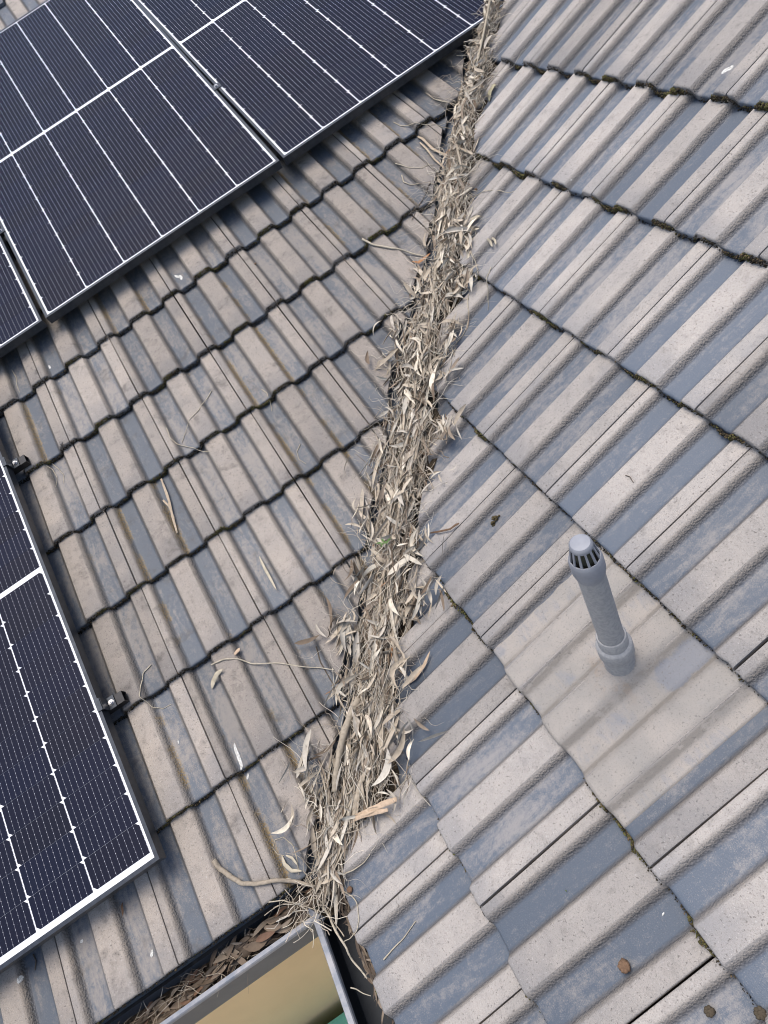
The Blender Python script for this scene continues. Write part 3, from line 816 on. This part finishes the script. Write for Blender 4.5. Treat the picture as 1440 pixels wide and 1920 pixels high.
def vstick(name, tq, r0, r1, col, label, cat):
    ts = np.array([a for a, b, c_ in tq]); ws = np.array([b for a, b, c_ in tq]); hs = np.array([c_ for a, b, c_ in tq])
    P = vpos(ts, ws, hs); V, F = tube(P, np.linspace(r0, r1, len(P)), 8, .25, len(label))
    return solid(name, V, F, col, M['twig'], label, cat)
vstick('fallen_branch', [(.385,-.005,.062),(.32,.012,.068),(.26,.020,.069),(.19,.022,.066),(.15,.020,.062)], .0105, .0075, (.34,.29,.22), 'stout round branch lying along the valley litter, its lower end on leaves', 'branch')
vstick('fallen_branch', [(.17,-.003,.055),(.10,.005,.058),(.02,.012,.055),(-.04,.012,.050)], .007, .005, (.28,.23,.165), 'peeling grey stick lying along the lowest part of the valley litter', 'branch')
vstick('fallen_branch', [(.76,-.03,.062),(.68,-.025,.066),(.60,-.035,.066),(.54,-.02,.062)], .005, .0035, (.36,.30,.22), 'slim stick in the middle of the valley litter near the green sprout', 'branch')
vstick('fallen_branch', [(1.86,-.055,.062),(1.78,-.045,.067),(1.68,-.05,.066)], .009, .006, (.36,.31,.235), 'flaky grey branch piece in the litter beside the orange curled leaf', 'branch')
vstick('fallen_branch', [(2.42,-.02,.06),(2.28,-.06,.066),(2.16,-.095,.064)], .006, .004, (.36,.31,.24), 'straight stick slanting across the narrow upper part of the litter', 'branch')
vstick('fallen_branch', [(2.98,-.13,.10),(2.84,-.115,.085),(2.68,-.09,.066)], .006, .004, (.38,.33,.25), 'curved stick rising towards the corner of the top solar panel', 'branch')
# the single living thing: a green sprout
sp = empty('green_sprout', Vector(vpos(np.array([.80]), np.array([-.022]), np.array([.074]))[0]))
tag(sp, 'small green seedling growing out of the dry litter in the valley', 'plant')
k = N('sprout_green'); M['sprout'] = k.fin((.13,.22,.07), .6)
for i, (a, L_) in enumerate(((.2,.028),(1.5,.024),(2.6,.026),(3.9,.022),(5.1,.025))):
    ca, sa = math.cos(a), math.sin(a)
    v = [(0,0,.004*i)]+[(ca*L_*u-sa*w_, sa*L_*u+ca*w_, .004*i+.010*math.sin(u*2)) for u, w_ in ((.5,.0035),(1,0),(.5,-.0035))]
    link('sprout_leaf', mesh('sprout_leaf', v, [(0,3,2),(0,2,1)]), M['sprout'], sp)

# wet leaves lying in the left gutter
n = 760
gp = np.stack([rng.uniform(-1.3, -.10, n), rng.uniform(-.033, .014, n), np.zeros(n)], 1)
hump = np.clip((gp[:, 0]+.85)/.6, .15, 1)
gp[:, 2] = Z0-.105+hump*.086*rng.uniform(.1, 1, n)
th = rng.normal(0, .42, n)+np.where(rng.uniform(0, 1, n) < .5, math.pi, 0)
dd = np.stack([np.cos(th), np.sin(th), rng.normal(0, .1, n)], 1); dd /= np.linalg.norm(dd, axis=1)[:, None]
uu = np.tile([0, 0, 1.], (n, 1))+rng.normal(0, .6, (n, 3)); uu -= (uu*dd).sum(1)[:, None]*dd; uu /= np.linalg.norm(uu, axis=1)[:, None]
ln = rng.uniform(.03, .085, n)
GL = empty('gutter_leaves', (0, 0, 0)); tag(GL, 'matted dark brown leaves filling the left gutter below the tiles', 'leaf litter', kind='stuff')
o = leaf_batch('wet_leaves', gp, dd, uu, ln, ln*rng.uniform(.13, .30, n), rng.normal(0, .07, n), rng.normal(0, .09, n), rng.uniform(.05, .4, n), colors(n, PAL_DARK, [3,4,2,3,1.6,2,2.2]), M['leaf'], GL); tag(o, kind='stuff')
me = mesh('wet_leaf_mould', [(-2.2,-.060,Z0-.112),(-.06,-.060,Z0-.075),(-.06,.031,Z0-.075),(-2.2,.031,Z0-.112)], [(0,1,2,3)]); o = link('wet_leaf_mould', me, M['humus'], GL); tag(o, kind='stuff')
n = 70
gp = np.stack([rng.uniform(-.75, -.06, n), rng.uniform(-.045, .02, n), np.full(n, Z0-.035)], 1); gp[:, 2] -= rng.uniform(0, .025, n)
th = rng.uniform(0, 6.28, n); dd = np.stack([np.cos(th), np.sin(th)*.5, np.zeros(n)], 1); dd /= np.linalg.norm(dd, axis=1)[:, None]
o = twig_batch('wet_twigs', gp, dd, np.tile([0, 0, 1.], (n, 1)), rng.uniform(.04, .11, n), rng.uniform(.0006, .0014, n), rng.uniform(.03, .2, n), colors(n, PAL_LEAF, [2,3,3,1,3,3,1,1,1]), M['twig'], GL); tag(o, kind='stuff')
# trash along the clean gutter's tile edge
n = 330
gp = np.stack([rng.uniform(-.050, -.008, n)*.6-.012, -.03-np.abs(rng.normal(0, .14, n)), Z0-.03+rng.normal(0, .008, n)], 1)
th = rng.normal(-1.57, .5, n); dd = np.stack([np.cos(th), np.sin(th), np.zeros(n)], 1)
o = leaf_batch('dry_leaves', gp, dd, np.tile([0, 0, 1.], (n, 1)), rng.uniform(.02, .07, n), rng.uniform(.003, .009, n), rng.normal(0, .1, n), rng.normal(0, .1, n), rng.uniform(.05, .4, n), colors(n, PAL_DARK, [3,3,3,2,1,3,2]), M['leaf'], LIT); tag(o, kind='stuff')
# springy twigs over the gutter corner
n = 46
gp = np.stack([rng.normal(-.10, .035, n), rng.normal(-.03, .035, n), np.full(n, Z0+.012)], 1); gp[:, 2] += rng.uniform(-.01, .03, n)
th = rng.uniform(0, 6.28, n); dd = np.stack([np.cos(th), np.sin(th), rng.normal(0, .25, n)], 1); dd /= np.linalg.norm(dd, axis=1)[:, None]
ln = rng.uniform(.05, .14, n)
uu = np.tile([0, 0, 1.], (n, 1)); uu = uu-(uu*dd).sum(1)[:, None]*dd; uu /= np.linalg.norm(uu, axis=1)[:, None]
o = twig_batch('twigs', gp-dd*ln[:, None]*.5, dd, uu, ln, rng.uniform(.0008, .0018, n), rng.uniform(.08, .35, n), colors(n, PAL_LEAF, [4,3,1,6,0,0,4,4,0])*1.1, M['twig'], LIT, 9); tag(o, kind='stuff')
ITEMS = [
    ('twig', 'dry_twig', 'forked pale stick lying across two tiles, pointing at the orange curled leaf', 'twig', 'L', [(1.13, 1.717), (1.148, 1.67), (1.189, 1.602), (1.226, 1.558), (1.259, 1.501)], 0.0042),
    ('leaf', 'curled_leaf', 'orange-brown curled leaf hooked at the end of the pale forked stick', 'leaf', 'L', [(1.207, 1.494), (1.226, 1.485), (1.254, 1.485), (1.279, 1.483)], 0.01),
    ('bark', 'bark_strip', 'pale split bark opening like a beak beside the cut tile below the panel', 'bark', 'L', [(1.61, 1.74), (1.585, 1.82), (1.576, 1.914), (1.58, 1.992), (1.577, 2.027)], 0.01),
    ('bark', 'bark_strip', 'shorter bare sliver lying under the beak-shaped bark strip', 'bark', 'L', [(1.547, 1.785), (1.549, 1.862), (1.561, 1.938), (1.564, 1.991)], 0.007),
    ('twig', 'dry_twig', 'thin twig rising from the valley litter just below the solar panel edge', 'twig', 'L', [(1.769, 2.022), (1.739, 2.06), (1.73, 2.127), (1.73, 2.187), (1.731, 2.196)], 0.0022),
    ('twig', 'dry_twig', 'long fine stem curving over the mossy course line below the upper solar panel', 'twig', 'L', [(1.55, 2.161), (1.558, 2.115), (1.592, 2.054), (1.651, 2.009), (1.691, 1.962)], 0.0018),
    ('twig', 'dry_twig', 'fine straight stem lying across the tile above the beak-shaped bark strip', 'twig', 'L', [(1.431, 1.961), (1.448, 1.889), (1.481, 1.845), (1.529, 1.832)], 0.0018),
    ('twig', 'dry_twig', 'hooked yellowish twig with a knobbed end on a plain tile rib', 'twig', 'L', [(1.418, 1.897), (1.404, 1.86), (1.412, 1.83), (1.435, 1.793)], 0.0026),
    ('twig', 'dry_twig', 'dark thin twig leaning over the course line towards the valley litter', 'twig', 'L', [(1.461, 1.748), (1.431, 1.736), (1.375, 1.708), (1.316, 1.665)], 0.002),
    ('bark', 'bark_strip', 'long two-pronged bark sliver lying in a pan in the middle of the left roof', 'bark', 'L', [(0.055, 1.351), (0.05, 1.284), (0.046, 1.249), (0.033, 1.183), (0.023, 1.117)], 0.008),
    ('bark', 'bark_strip', 'small bark splinter crossing the two-pronged bark sliver', 'bark', 'L', [(0.028, 1.268), (0.038, 1.229), (0.034, 1.17)], 0.006),
    ('leaf', 'leaf_sliver', 'narrow straight leaf lying in a pan of the left roof below the tilted course line', 'leaf', 'L', [(0.215, 0.878), (0.213, 0.83), (0.213, 0.787), (0.213, 0.737)], 0.008),
    ('twig', 'dry_twig', 'thin twig bent like a hairpin on the left roof, its upper end on a rib', 'twig', 'L', [(0.362, 1.545), (0.325, 1.518), (0.292, 1.483), (0.249, 1.471), (0.209, 1.45), (0.179, 1.419)], 0.0016),
    ('twig', 'dry_twig', 'bowed thin stem lying against the hairpin twig', 'twig', 'L', [(0.161, 1.505), (0.157, 1.452), (0.166, 1.421), (0.197, 1.381), (0.218, 1.356), (0.25, 1.314)], 0.0018),
    ('twig', 'dry_twig', 'short curl of stem straddling the course line left of the valley', 'twig', 'L', [(0.514, 1.415), (0.522, 1.387), (0.516, 1.363), (0.5, 1.325)], 0.0016),
    ('twig', 'dry_twig', 'small hook-shaped stem lying alone on a plain rib', 'twig', 'L', [(0.518, 1.137), (0.495, 1.119), (0.487, 1.089), (0.498, 1.057)], 0.0014),
    ('twig', 'dry_twig', 'very long wavy twig stretching from the leaf scrap to the valley litter', 'twig', 'L', [(-0.069, 0.663), (-0.024, 0.651), (0.011, 0.629), (0.041, 0.593), (0.111, 0.543), (0.16, 0.498), (0.207, 0.463), (0.259, 0.412)], 0.0026),
    ('twig', 'dry_twig', 'dark crooked stem running down the tile next to the valley litter', 'twig', 'L', [(0.227, 0.525), (0.216, 0.479), (0.216, 0.439), (0.216, 0.397), (0.203, 0.371)], 0.002),
    ('leaf', 'leaf_scrap', 'torn cream leaf scrap at the left end of the very long wavy twig', 'leaf', 'L', [(-0.102, 0.603), (-0.086, 0.618), (-0.062, 0.625), (-0.038, 0.622)], 0.014),
    ('leaf', 'leaf_scrap', 'small tan leaf scrap just above the very long wavy twig', 'leaf', 'L', [(0.009, 0.643), (0.018, 0.652), (0.029, 0.658)], 0.01),
    ('twig', 'dry_twig', 'pale twig curled like a horseshoe beside the solar panel clamp', 'twig', 'L', [(-0.235, 0.779), (-0.266, 0.77), (-0.283, 0.735), (-0.292, 0.699), (-0.284, 0.662), (-0.26, 0.643), (-0.233, 0.639)], 0.0018),
    ('twig', 'fallen_stick', 'thick knotted stick lying across the lowest tiles by the gutter corner', 'stick', 'L', [(-0.29, 0.192), (-0.286, 0.167), (-0.266, 0.13), (-0.246, 0.102), (-0.205, 0.079), (-0.151, 0.056), (-0.116, 0.03), (-0.077, -0.006)], 0.0075),
    ('twig', 'dry_twig', 'white stem looped like a lasso on the lowest tiles', 'twig', 'L', [(-0.103, 0.039), (-0.091, 0.075), (-0.086, 0.108), (-0.1, 0.139), (-0.123, 0.145), (-0.136, 0.131), (-0.132, 0.111), (-0.118, 0.099)], 0.0014),
    ('leaf', 'curled_leaf', 'pale sickle leaf hanging from the lasso-shaped stem', 'leaf', 'L', [(-0.122, 0.104), (-0.123, 0.08), (-0.113, 0.057), (-0.086, 0.04)], 0.009),
    ('leaf', 'curled_leaf', 'slimmer leaf tucked inside the pale sickle leaf', 'leaf', 'L', [(-0.113, 0.098), (-0.099, 0.083), (-0.092, 0.059)], 0.006),
    ('twig', 'dry_twig', 'outer one of two fine curls below the panel clamp high on the left roof', 'twig', 'L', [(-0.29, 1.689), (-0.28, 1.667), (-0.276, 1.621), (-0.288, 1.577)], 0.0014),
    ('twig', 'dry_twig', 'inner one of two fine curls below the panel clamp high on the left roof', 'twig', 'L', [(-0.275, 1.697), (-0.26, 1.656), (-0.251, 1.614), (-0.261, 1.581)], 0.0014),
    ('twig', 'dry_twig', 'wavy stem lying on a tile just under the left-hand solar panel', 'twig', 'L', [(-0.268, 2.216), (-0.263, 2.162), (-0.271, 2.118), (-0.271, 2.074)], 0.0014),
    ('leaf', 'curled_leaf', 'cream leaf folded in two on the tile left of the lower litter', 'leaf', 'L', [(0.023, 0.268), (0.042, 0.276), (0.059, 0.289), (0.068, 0.297)], 0.014),
    ('leaf', 'dead_leaf', 'dark brown rusty leaf flake under the lower corner of the solar panel', 'leaf', 'L', [(-0.571, 0.242), (-0.573, 0.228), (-0.575, 0.21)], 0.006),
    ('twig', 'dry_twig', 'short dark stem poking out under the lower edge of the solar panel', 'twig', 'L', [(-0.854, 0.266), (-0.851, 0.246), (-0.86, 0.228)], 0.002),
    ('chunk', 'mortar_chunk', 'broken grey mortar chip sitting on the course line at the tile joint', 'mortar', 'L', [(1.003, 1.695)], 0.011),
    ('chunk', 'mortar_chunk', 'grey mortar chip wedged at the chipped tile corner by the rail end', 'mortar', 'L', [(-0.193, 1.703)], 0.011),
    ('nut', 'gum_nut', 'tiny brown gum nut in a pan of the left roof', 'nut', 'L', [(0.763, 1.935)], 0.005),
    ('drop', 'bird_dropping', 'white bird dropping smear on a tile shaded by the solar panel', 'dropping', 'L', [(0.48, 2.138), (0.487, 2.119), (0.499, 2.113), (0.494, 2.088)], 0.009),
    ('drop', 'bird_dropping', 'white round bird dropping under the bottom corner of the panel row', 'dropping', 'L', [(-0.125, 2.113), (-0.124, 2.091)], 0.008),
    ('drop', 'bird_dropping', 'long wavy white bird dropping reaching down to a course line', 'dropping', 'L', [(-0.109, 0.426), (-0.113, 0.409), (-0.114, 0.384), (-0.116, 0.359), (-0.123, 0.347)], 0.007),
    ('drop', 'bird_dropping', 'small white splash just below the long wavy bird dropping', 'dropping', 'L', [(-0.116, 0.337), (-0.126, 0.323)], 0.007),
    ('drop', 'bird_dropping', 'small white spot on the rib beside the panel clamp', 'dropping', 'L', [(-0.255, 0.533), (-0.257, 0.522)], 0.005),
    ('drop', 'bird_dropping', 'narrow white bird dropping on the lowest course near the gutter', 'dropping', 'L', [(-0.534, 0.098), (-0.543, 0.082)], 0.006),
    ('drop', 'bird_dropping', 'ring-shaped pale bird dropping below the lowest corner of the solar panel', 'dropping', 'L', [(-0.898, 0.234), (-0.894, 0.231), (-0.898, 0.22)], 0.008),
    ('drop', 'bird_dropping', 'tiny pale fleck in a pan under the solar panel lower edge', 'dropping', 'L', [(-0.713, 0.225), (-0.713, 0.216)], 0.006),
    ('leaf', 'curled_leaf', 'pair leaf on a fine thread lying on the right roof, upper half', 'leaf', 'R', [(1.17, 1.513), (1.16, 1.511), (1.132, 1.501)], 0.008),
    ('leaf', 'curled_leaf', 'smaller leaf beside the threaded leaf on the right roof', 'leaf', 'R', [(1.165, 1.524), (1.153, 1.524), (1.124, 1.512)], 0.007),
    ('leaf', 'curled_leaf', 'rounded olive-cream leaf standing up at the top of the valley on the right roof', 'leaf', 'R', [(1.743, 1.954), (1.766, 1.981), (1.769, 2.007), (1.765, 2.015)], 0.017),
    ('leaf', 'curled_leaf', 'pale leaf bending out of the litter onto the first blue pan of the right roof', 'leaf', 'R', [(1.314, 1.527), (1.315, 1.549), (1.311, 1.562), (1.295, 1.569)], 0.012),
    ('leaf', 'curled_leaf', 'cream leaf arched over the valley edge below the bending pale leaf', 'leaf', 'R', [(1.289, 1.468), (1.302, 1.498), (1.287, 1.519), (1.224, 1.526)], 0.01),
    ('twig', 'dry_twig', 'long fine stem lying over the black joint gap high on the right roof', 'twig', 'R', [(1.458, 1.574), (1.447, 1.614), (1.374, 1.645), (1.315, 1.672), (1.237, 1.686)], 0.0018),
    ('twig', 'dry_twig', 'long hanging stem drooping along the right side of the litter', 'twig', 'R', [(1.193, 1.453), (1.155, 1.435), (1.104, 1.404), (1.125, 1.377), (1.06, 1.324), (1.011, 1.288), (0.984, 1.231), (0.975, 1.18), (0.905, 1.137), (0.861, 1.083)], 0.0018),
    ('twig', 'dry_twig', 'fine upright stem crossing the hanging stem beside a joint', 'twig', 'R', [(1.051, 1.442), (1.027, 1.403), (1.006, 1.363), (0.973, 1.334)], 0.0015),
    ('bark', 'twig_piece', 'dark fallen twig fragment with a knobbed end in the middle of the right roof', 'twig', 'R', [(0.511, 0.742), (0.474, 0.766), (0.448, 0.798), (0.444, 0.816), (0.439, 0.827)], 0.0045),
    ('moss', 'moss_clump', 'loose dark moss clump lying on a rib right of the fallen twig fragment', 'moss', 'R', [(0.377, 0.888), (0.382, 0.9), (0.382, 0.912)], 0.008),
    ('drop', 'bird_dropping', 'elongated white bird dropping high on the right roof', 'dropping', 'R', [(0.826, 2.177), (0.824, 2.19), (0.816, 2.197), (0.814, 2.206)], 0.012),
    ('drop', 'bird_dropping', 'tiny white speck at the foot of a rib near the second course line', 'dropping', 'R', [(1.024, 1.777), (1.022, 1.777)], 0.005),
    ('drop', 'bird_dropping', 'little white chip on the flashing left of the vent pipe', 'dropping', 'R', [(0.059, 0.853), (0.058, 0.86)], 0.0045),
    ('nut', 'gum_nut', 'round brown gum nut on the blue pan beside the gutter end of the valley', 'nut', 'R', [(-0.075, 0.016)], 0.0085),
    ('nut', 'gum_nut', 'reddish brown seed pod alone on a wide blue pan', 'nut', 'R', [(-0.544, 0.524)], 0.0125),
    ('nut', 'gum_nut', 'dark seed husk with a crumb beside it near the frame bottom', 'nut', 'R', [(-0.663, 0.607)], 0.01),
    ('nut', 'gum_nut', 'dark husk at the corner of the picture, right of the other husk', 'nut', 'R', [(-0.703, 0.683)], 0.011),
    ('twig', 'dry_twig', 'straight white twig lying in the blue pan above the gutter', 'twig', 'R', [(-0.249, 0.029), (-0.245, 0.062), (-0.243, 0.099), (-0.233, 0.147)], 0.002),
    ('bark', 'bark_strip', 'broad tan forked bark strip resting on the rib beside the lower litter', 'bark', 'R', [(0.059, 0.057), (0.051, 0.104), (0.019, 0.179), (0.005, 0.229), (-0.011, 0.271)], 0.013),
    ('bark', 'bark_strip', 'second prong of the broad tan bark strip', 'bark', 'R', [(0.052, 0.085), (0.022, 0.16), (0.0, 0.207), (-0.015, 0.236)], 0.01),
    ('leaf', 'curled_leaf', 'grey boomerang-shaped leaf standing out over the blue pan', 'leaf', 'R', [(0.22, 0.43), (0.214, 0.464), (0.22, 0.503), (0.237, 0.541)], 0.009),
    ('twig', 'dry_twig', 'tiny dark curl of stem on a rib above the vent pipe', 'twig', 'R', [(0.161, 1.199), (0.15, 1.202), (0.132, 1.197)], 0.0012),
    ('leaf', 'curled_leaf', 'bright orange leaf at the litter edge above a joint line', 'leaf', 'R', [(0.357, 0.524), (0.368, 0.544), (0.381, 0.559), (0.389, 0.579)], 0.009),
    ('nut', 'gum_nut', 'brown pellet lying on a blue pan near the upper valley', 'nut', 'R', [(1.449, 1.648)], 0.006),
    ('leaf', 'green_leaf_fleck', 'tiny green leaf fleck on the greyish tile near the frame bottom', 'leaf', 'R', [(-0.391, 0.504), (-0.39, 0.508)], 0.003),
    ('drop', 'bird_dropping', 'small white grain on the wide blue pan above the seed pod', 'dropping', 'R', [(-0.517, 0.637), (-0.52, 0.638)], 0.0045),
    ('twig', 'dry_twig', 'pale forked twig standing out of the litter over the lower blue pan', 'twig', 'R', [(-0.041, 0.023), (-0.047, 0.05), (-0.05, 0.083), (-0.047, 0.113)], 0.002),
    ('twig', 'dry_twig', 'white stem arching like a hoop over the gutter corner onto the tile end', 'twig', 'R', [(-0.05, -0.022), (-0.068, -0.004), (-0.092, 0.013), (-0.127, 0.032), (-0.153, 0.022), (-0.168, 0.006), (-0.171, -0.02), (-0.166, -0.042)], 0.0017),
    ('twig', 'dry_twig', 'white stem lying flat across the gutter corner from the lowest left tile', 'twig', 'L', [(-0.194, 0.025), (-0.159, 0.009), (-0.139, -0.011), (-0.113, -0.04), (-0.082, -0.071)], 0.0016),
    ('twig', 'fallen_stick', 'thin brown stick lying along the tile ends beside the clean gutter', 'stick', 'R', [(-0.061, -0.079), (-0.123, -0.054), (-0.179, -0.038), (-0.209, -0.047), (-0.257, -0.03)], 0.0034),
    ('twig', 'dry_twig', 'short pale twig jutting from the tile ends over the clean gutter', 'twig', 'R', [(-0.247, -0.083), (-0.268, -0.054), (-0.296, -0.021)], 0.0016),
]
def place(roof, pts, lift=0.0, smooth=True):
    P = []
    hs = [surf(roof, a, d) for a, d in pts]
    for i, (a, d) in enumerate(pts): P.append(P3(roof, a, d, hs[i]+lift))
    return P
COLS = {'twig': (.44,.39,.30), 'leaf': (.46,.41,.31), 'bark': (.44,.36,.265)}
for kind, name, label, cat, roof, pts, wd in ITEMS:
    grp = {'twig': 'loose twigs on the tiles', 'leaf': 'loose leaves on the tiles', 'bark': 'bark pieces on the tiles', 'nut': 'gum nuts on the tiles', 'chunk': 'mortar chips on the tiles', 'moss': None, 'drop': None}[kind]
    sd = len(label)*.37+pts[0][0]
    if kind == 'twig':
        # a stiff stem rests on the high points: interpolate and keep above the tiles
        fine = []
        for i in range(len(pts)-1):
            for u in np.linspace(0, 1, 4, endpoint=False): fine.append((pts[i][0]*(1-u)+pts[i+1][0]*u, pts[i][1]*(1-u)+pts[i+1][1]*u))
        fine.append(pts[-1])
        h = np.array([surf(roof, a, d) for a, d in fine]); h2 = h.copy()
        for _ in range(6): h2 = np.maximum(h, np.convolve(np.pad(h2, 1, 'edge'), [.25,.5,.25], 'valid'))
        key = list(range(0, len(fine), 2)); key = key if key[-1] == len(fine)-1 else key+[len(fine)-1]
        P = [P3(roof, *fine[i], h2[i]+wd) for i in key]
        dark = 'dark' in label
        c = (.10,.08,.06) if dark else COLS['twig'] if wd < .006 else (.33,.28,.215)
        V, F = tube(P, np.linspace(wd, wd*.55, len(P)), 6 if wd < .004 else 9, .25, sd)
        solid(name, V, F, c, M['twig'], label, cat, grp)
    elif kind in ('leaf', 'bark'):
        P = place(roof, pts, .026 if 'broad tan' in label else .004)
        zz = max((p-CAM).length for p in P)
        Q = []
        for i in range(len(P)-1):
            for u in np.linspace(0, 1, 4, endpoint=False): Q.append(P[i].lerp(P[i+1], u))
        Q.append(P[-1])
        up = Vector((0, -math.sin(PL), math.cos(PL))) if roof == 'L' else Vector((-math.sin(PR), 0, math.cos(PR)))
        V = []; n_ = len(Q)
        for i, p in enumerate(Q):
            u = 2*i/(n_-1)-1
            ww = wd*((max(0, 1-abs(u)**2.4)**.7) if kind == 'leaf' else (1 if abs(u) < .8 else .75)*(1+.25*noise.noise(Vector((i*.7, sd, 0)))))+.0006
            tg = (Q[min(i+1, n_-1)]-Q[max(i-1, 0)]).normalized(); s = tg.cross(up).normalized()
            lift = (.004*(1-u*u) if kind == 'leaf' else .003)+(.010*max(0, u)**2 if kind == 'leaf' else 0)
            curl = .35*ww
            for th_ in (0, -.0011):
                for sgn, cz in ((-1, curl), (0, 0), (1, curl*.7)): V.append(p+s*(sgn*ww*.5)+up*(lift+cz+th_))
        F = []
        for i in range(n_-1):
            b = i*6
            F += [(b, b+6, b+7, b+1), (b+1, b+7, b+8, b+2), (b+4, b+10, b+9, b+3), (b+5, b+11, b+10, b+4), (b+3, b+9, b+6, b), (b+2, b+8, b+11, b+5)]
        F += [(0,1,4,3),(1,2,5,4),((n_-1)*6+3,(n_-1)*6+4,(n_-1)*6+1,(n_-1)*6),((n_-1)*6+4,(n_-1)*6+5,(n_-1)*6+2,(n_-1)*6+1)]
        c = COLS[kind]
        if 'orange' in label: c = (.45,.23,.115)
        if 'dark' in label: c = (.13,.08,.05)
        if 'tan' in label: c = (.50,.38,.27)
        if 'green' in label: c = (.16,.24,.05)
        if 'olive' in label: c = (.38,.35,.24)
        solid(name, V, F, c, M['leaf' if kind == 'leaf' else 'twig'], label, cat, grp)
    else:
        P = place(roof, pts, 0)
        up = Vector((0, -math.sin(PL), math.cos(PL))) if roof == 'L' else Vector((-math.sin(PR), 0, math.cos(PR)))
        if kind == 'drop':
            # a splash: a thin irregular pat that follows the tile
            A = []
            (a0, d0), (a1, d1) = pts[0], pts[-1]
            V = []; F = []
            seg = len(pts)*3; nn_ = 7
            for i in range(seg):
                u = i/(seg-1)*(len(pts)-1); k0 = min(int(u), len(pts)-2); f_ = u-k0
                a = pts[k0][0]*(1-f_)+pts[k0+1][0]*f_; d = pts[k0][1]*(1-f_)+pts[k0+1][1]*f_
                tx, ty = pts[k0+1][0]-pts[k0][0], pts[k0+1][1]-pts[k0][1]; q = math.hypot(tx, ty) or 1; nx, ny = -ty/q, tx/q
                uu_ = 2*i/(seg-1)-1
                ww = wd*max(0, 1-abs(uu_)**3)**.5*(1+.5*noise.noise(Vector((i*1.3, sd, 2))))*.6+.0004
                for k_ in range(nn_):
                    e = 2*k_/(nn_-1)-1
                    aa, ddv = a+nx*e*ww, d+ny*e*ww
                    V.append(P3(roof, aa, ddv, surf(roof, aa, ddv)+.0004+.0011*(1-e*e)))
            for i in range(seg-1):
                for k_ in range(nn_-1): F.append((i*nn_+k_, i*nn_+k_+1, (i+1)*nn_+k_+1, (i+1)*nn_+k_))
            solid(name, V, F, (1, 1, 1), M['drop'], label, cat, 'bird droppings on the tiles')
        else:
            V_, F_ = ico(); V = []; F = []
            cnt = {'nut': 1, 'chunk': 3, 'moss': 16}[kind]
            for q in range(cnt):
                c = P[0].lerp(P[-1], random.random())+up*(wd*.6)+Vector([random.uniform(-1, 1)*wd*(.9 if cnt > 1 else 0) for _ in range(3)])*.8
                b0 = len(V); s_ = wd*(1 if cnt == 1 else random.uniform(.35, .8))
                for vv_ in V_:
                    w_ = Vector(vv_); jit = 1+.55*noise.noise(w_*2.1+Vector((sd+q, 0, 0)))
                    V.append(c+Vector((w_.x, w_.y*.9, w_.z*.75))*s_*jit)
                F += [tuple(int(i)+b0 for i in f) for f in F_]
            if kind == 'nut':
                # ribbed pod: a few scales round the body and a stalk scar
                for q in range(7):
                    a = q*.9; ctr = P[0]+up*(wd*.75)+Vector((math.cos(a), math.sin(a), .25))*wd*.50
                    b0 = len(V)
                    for vv_ in V_: V.append(ctr+Vector(vv_)*wd*(.44+.14*noise.noise(Vector(vv_)*3+Vector((q,sd,0)))))
                    F += [tuple(int(i)+b0 for i in f) for f in F_]
            c = {'nut': (.17,.105,.065) if 'dark' not in label else (.075,.06,.04), 'chunk': (.24,.22,.20), 'moss': (.07,.055,.025)}[kind]
            solid(name, V, F, c, M['moss'], label, cat, grp)
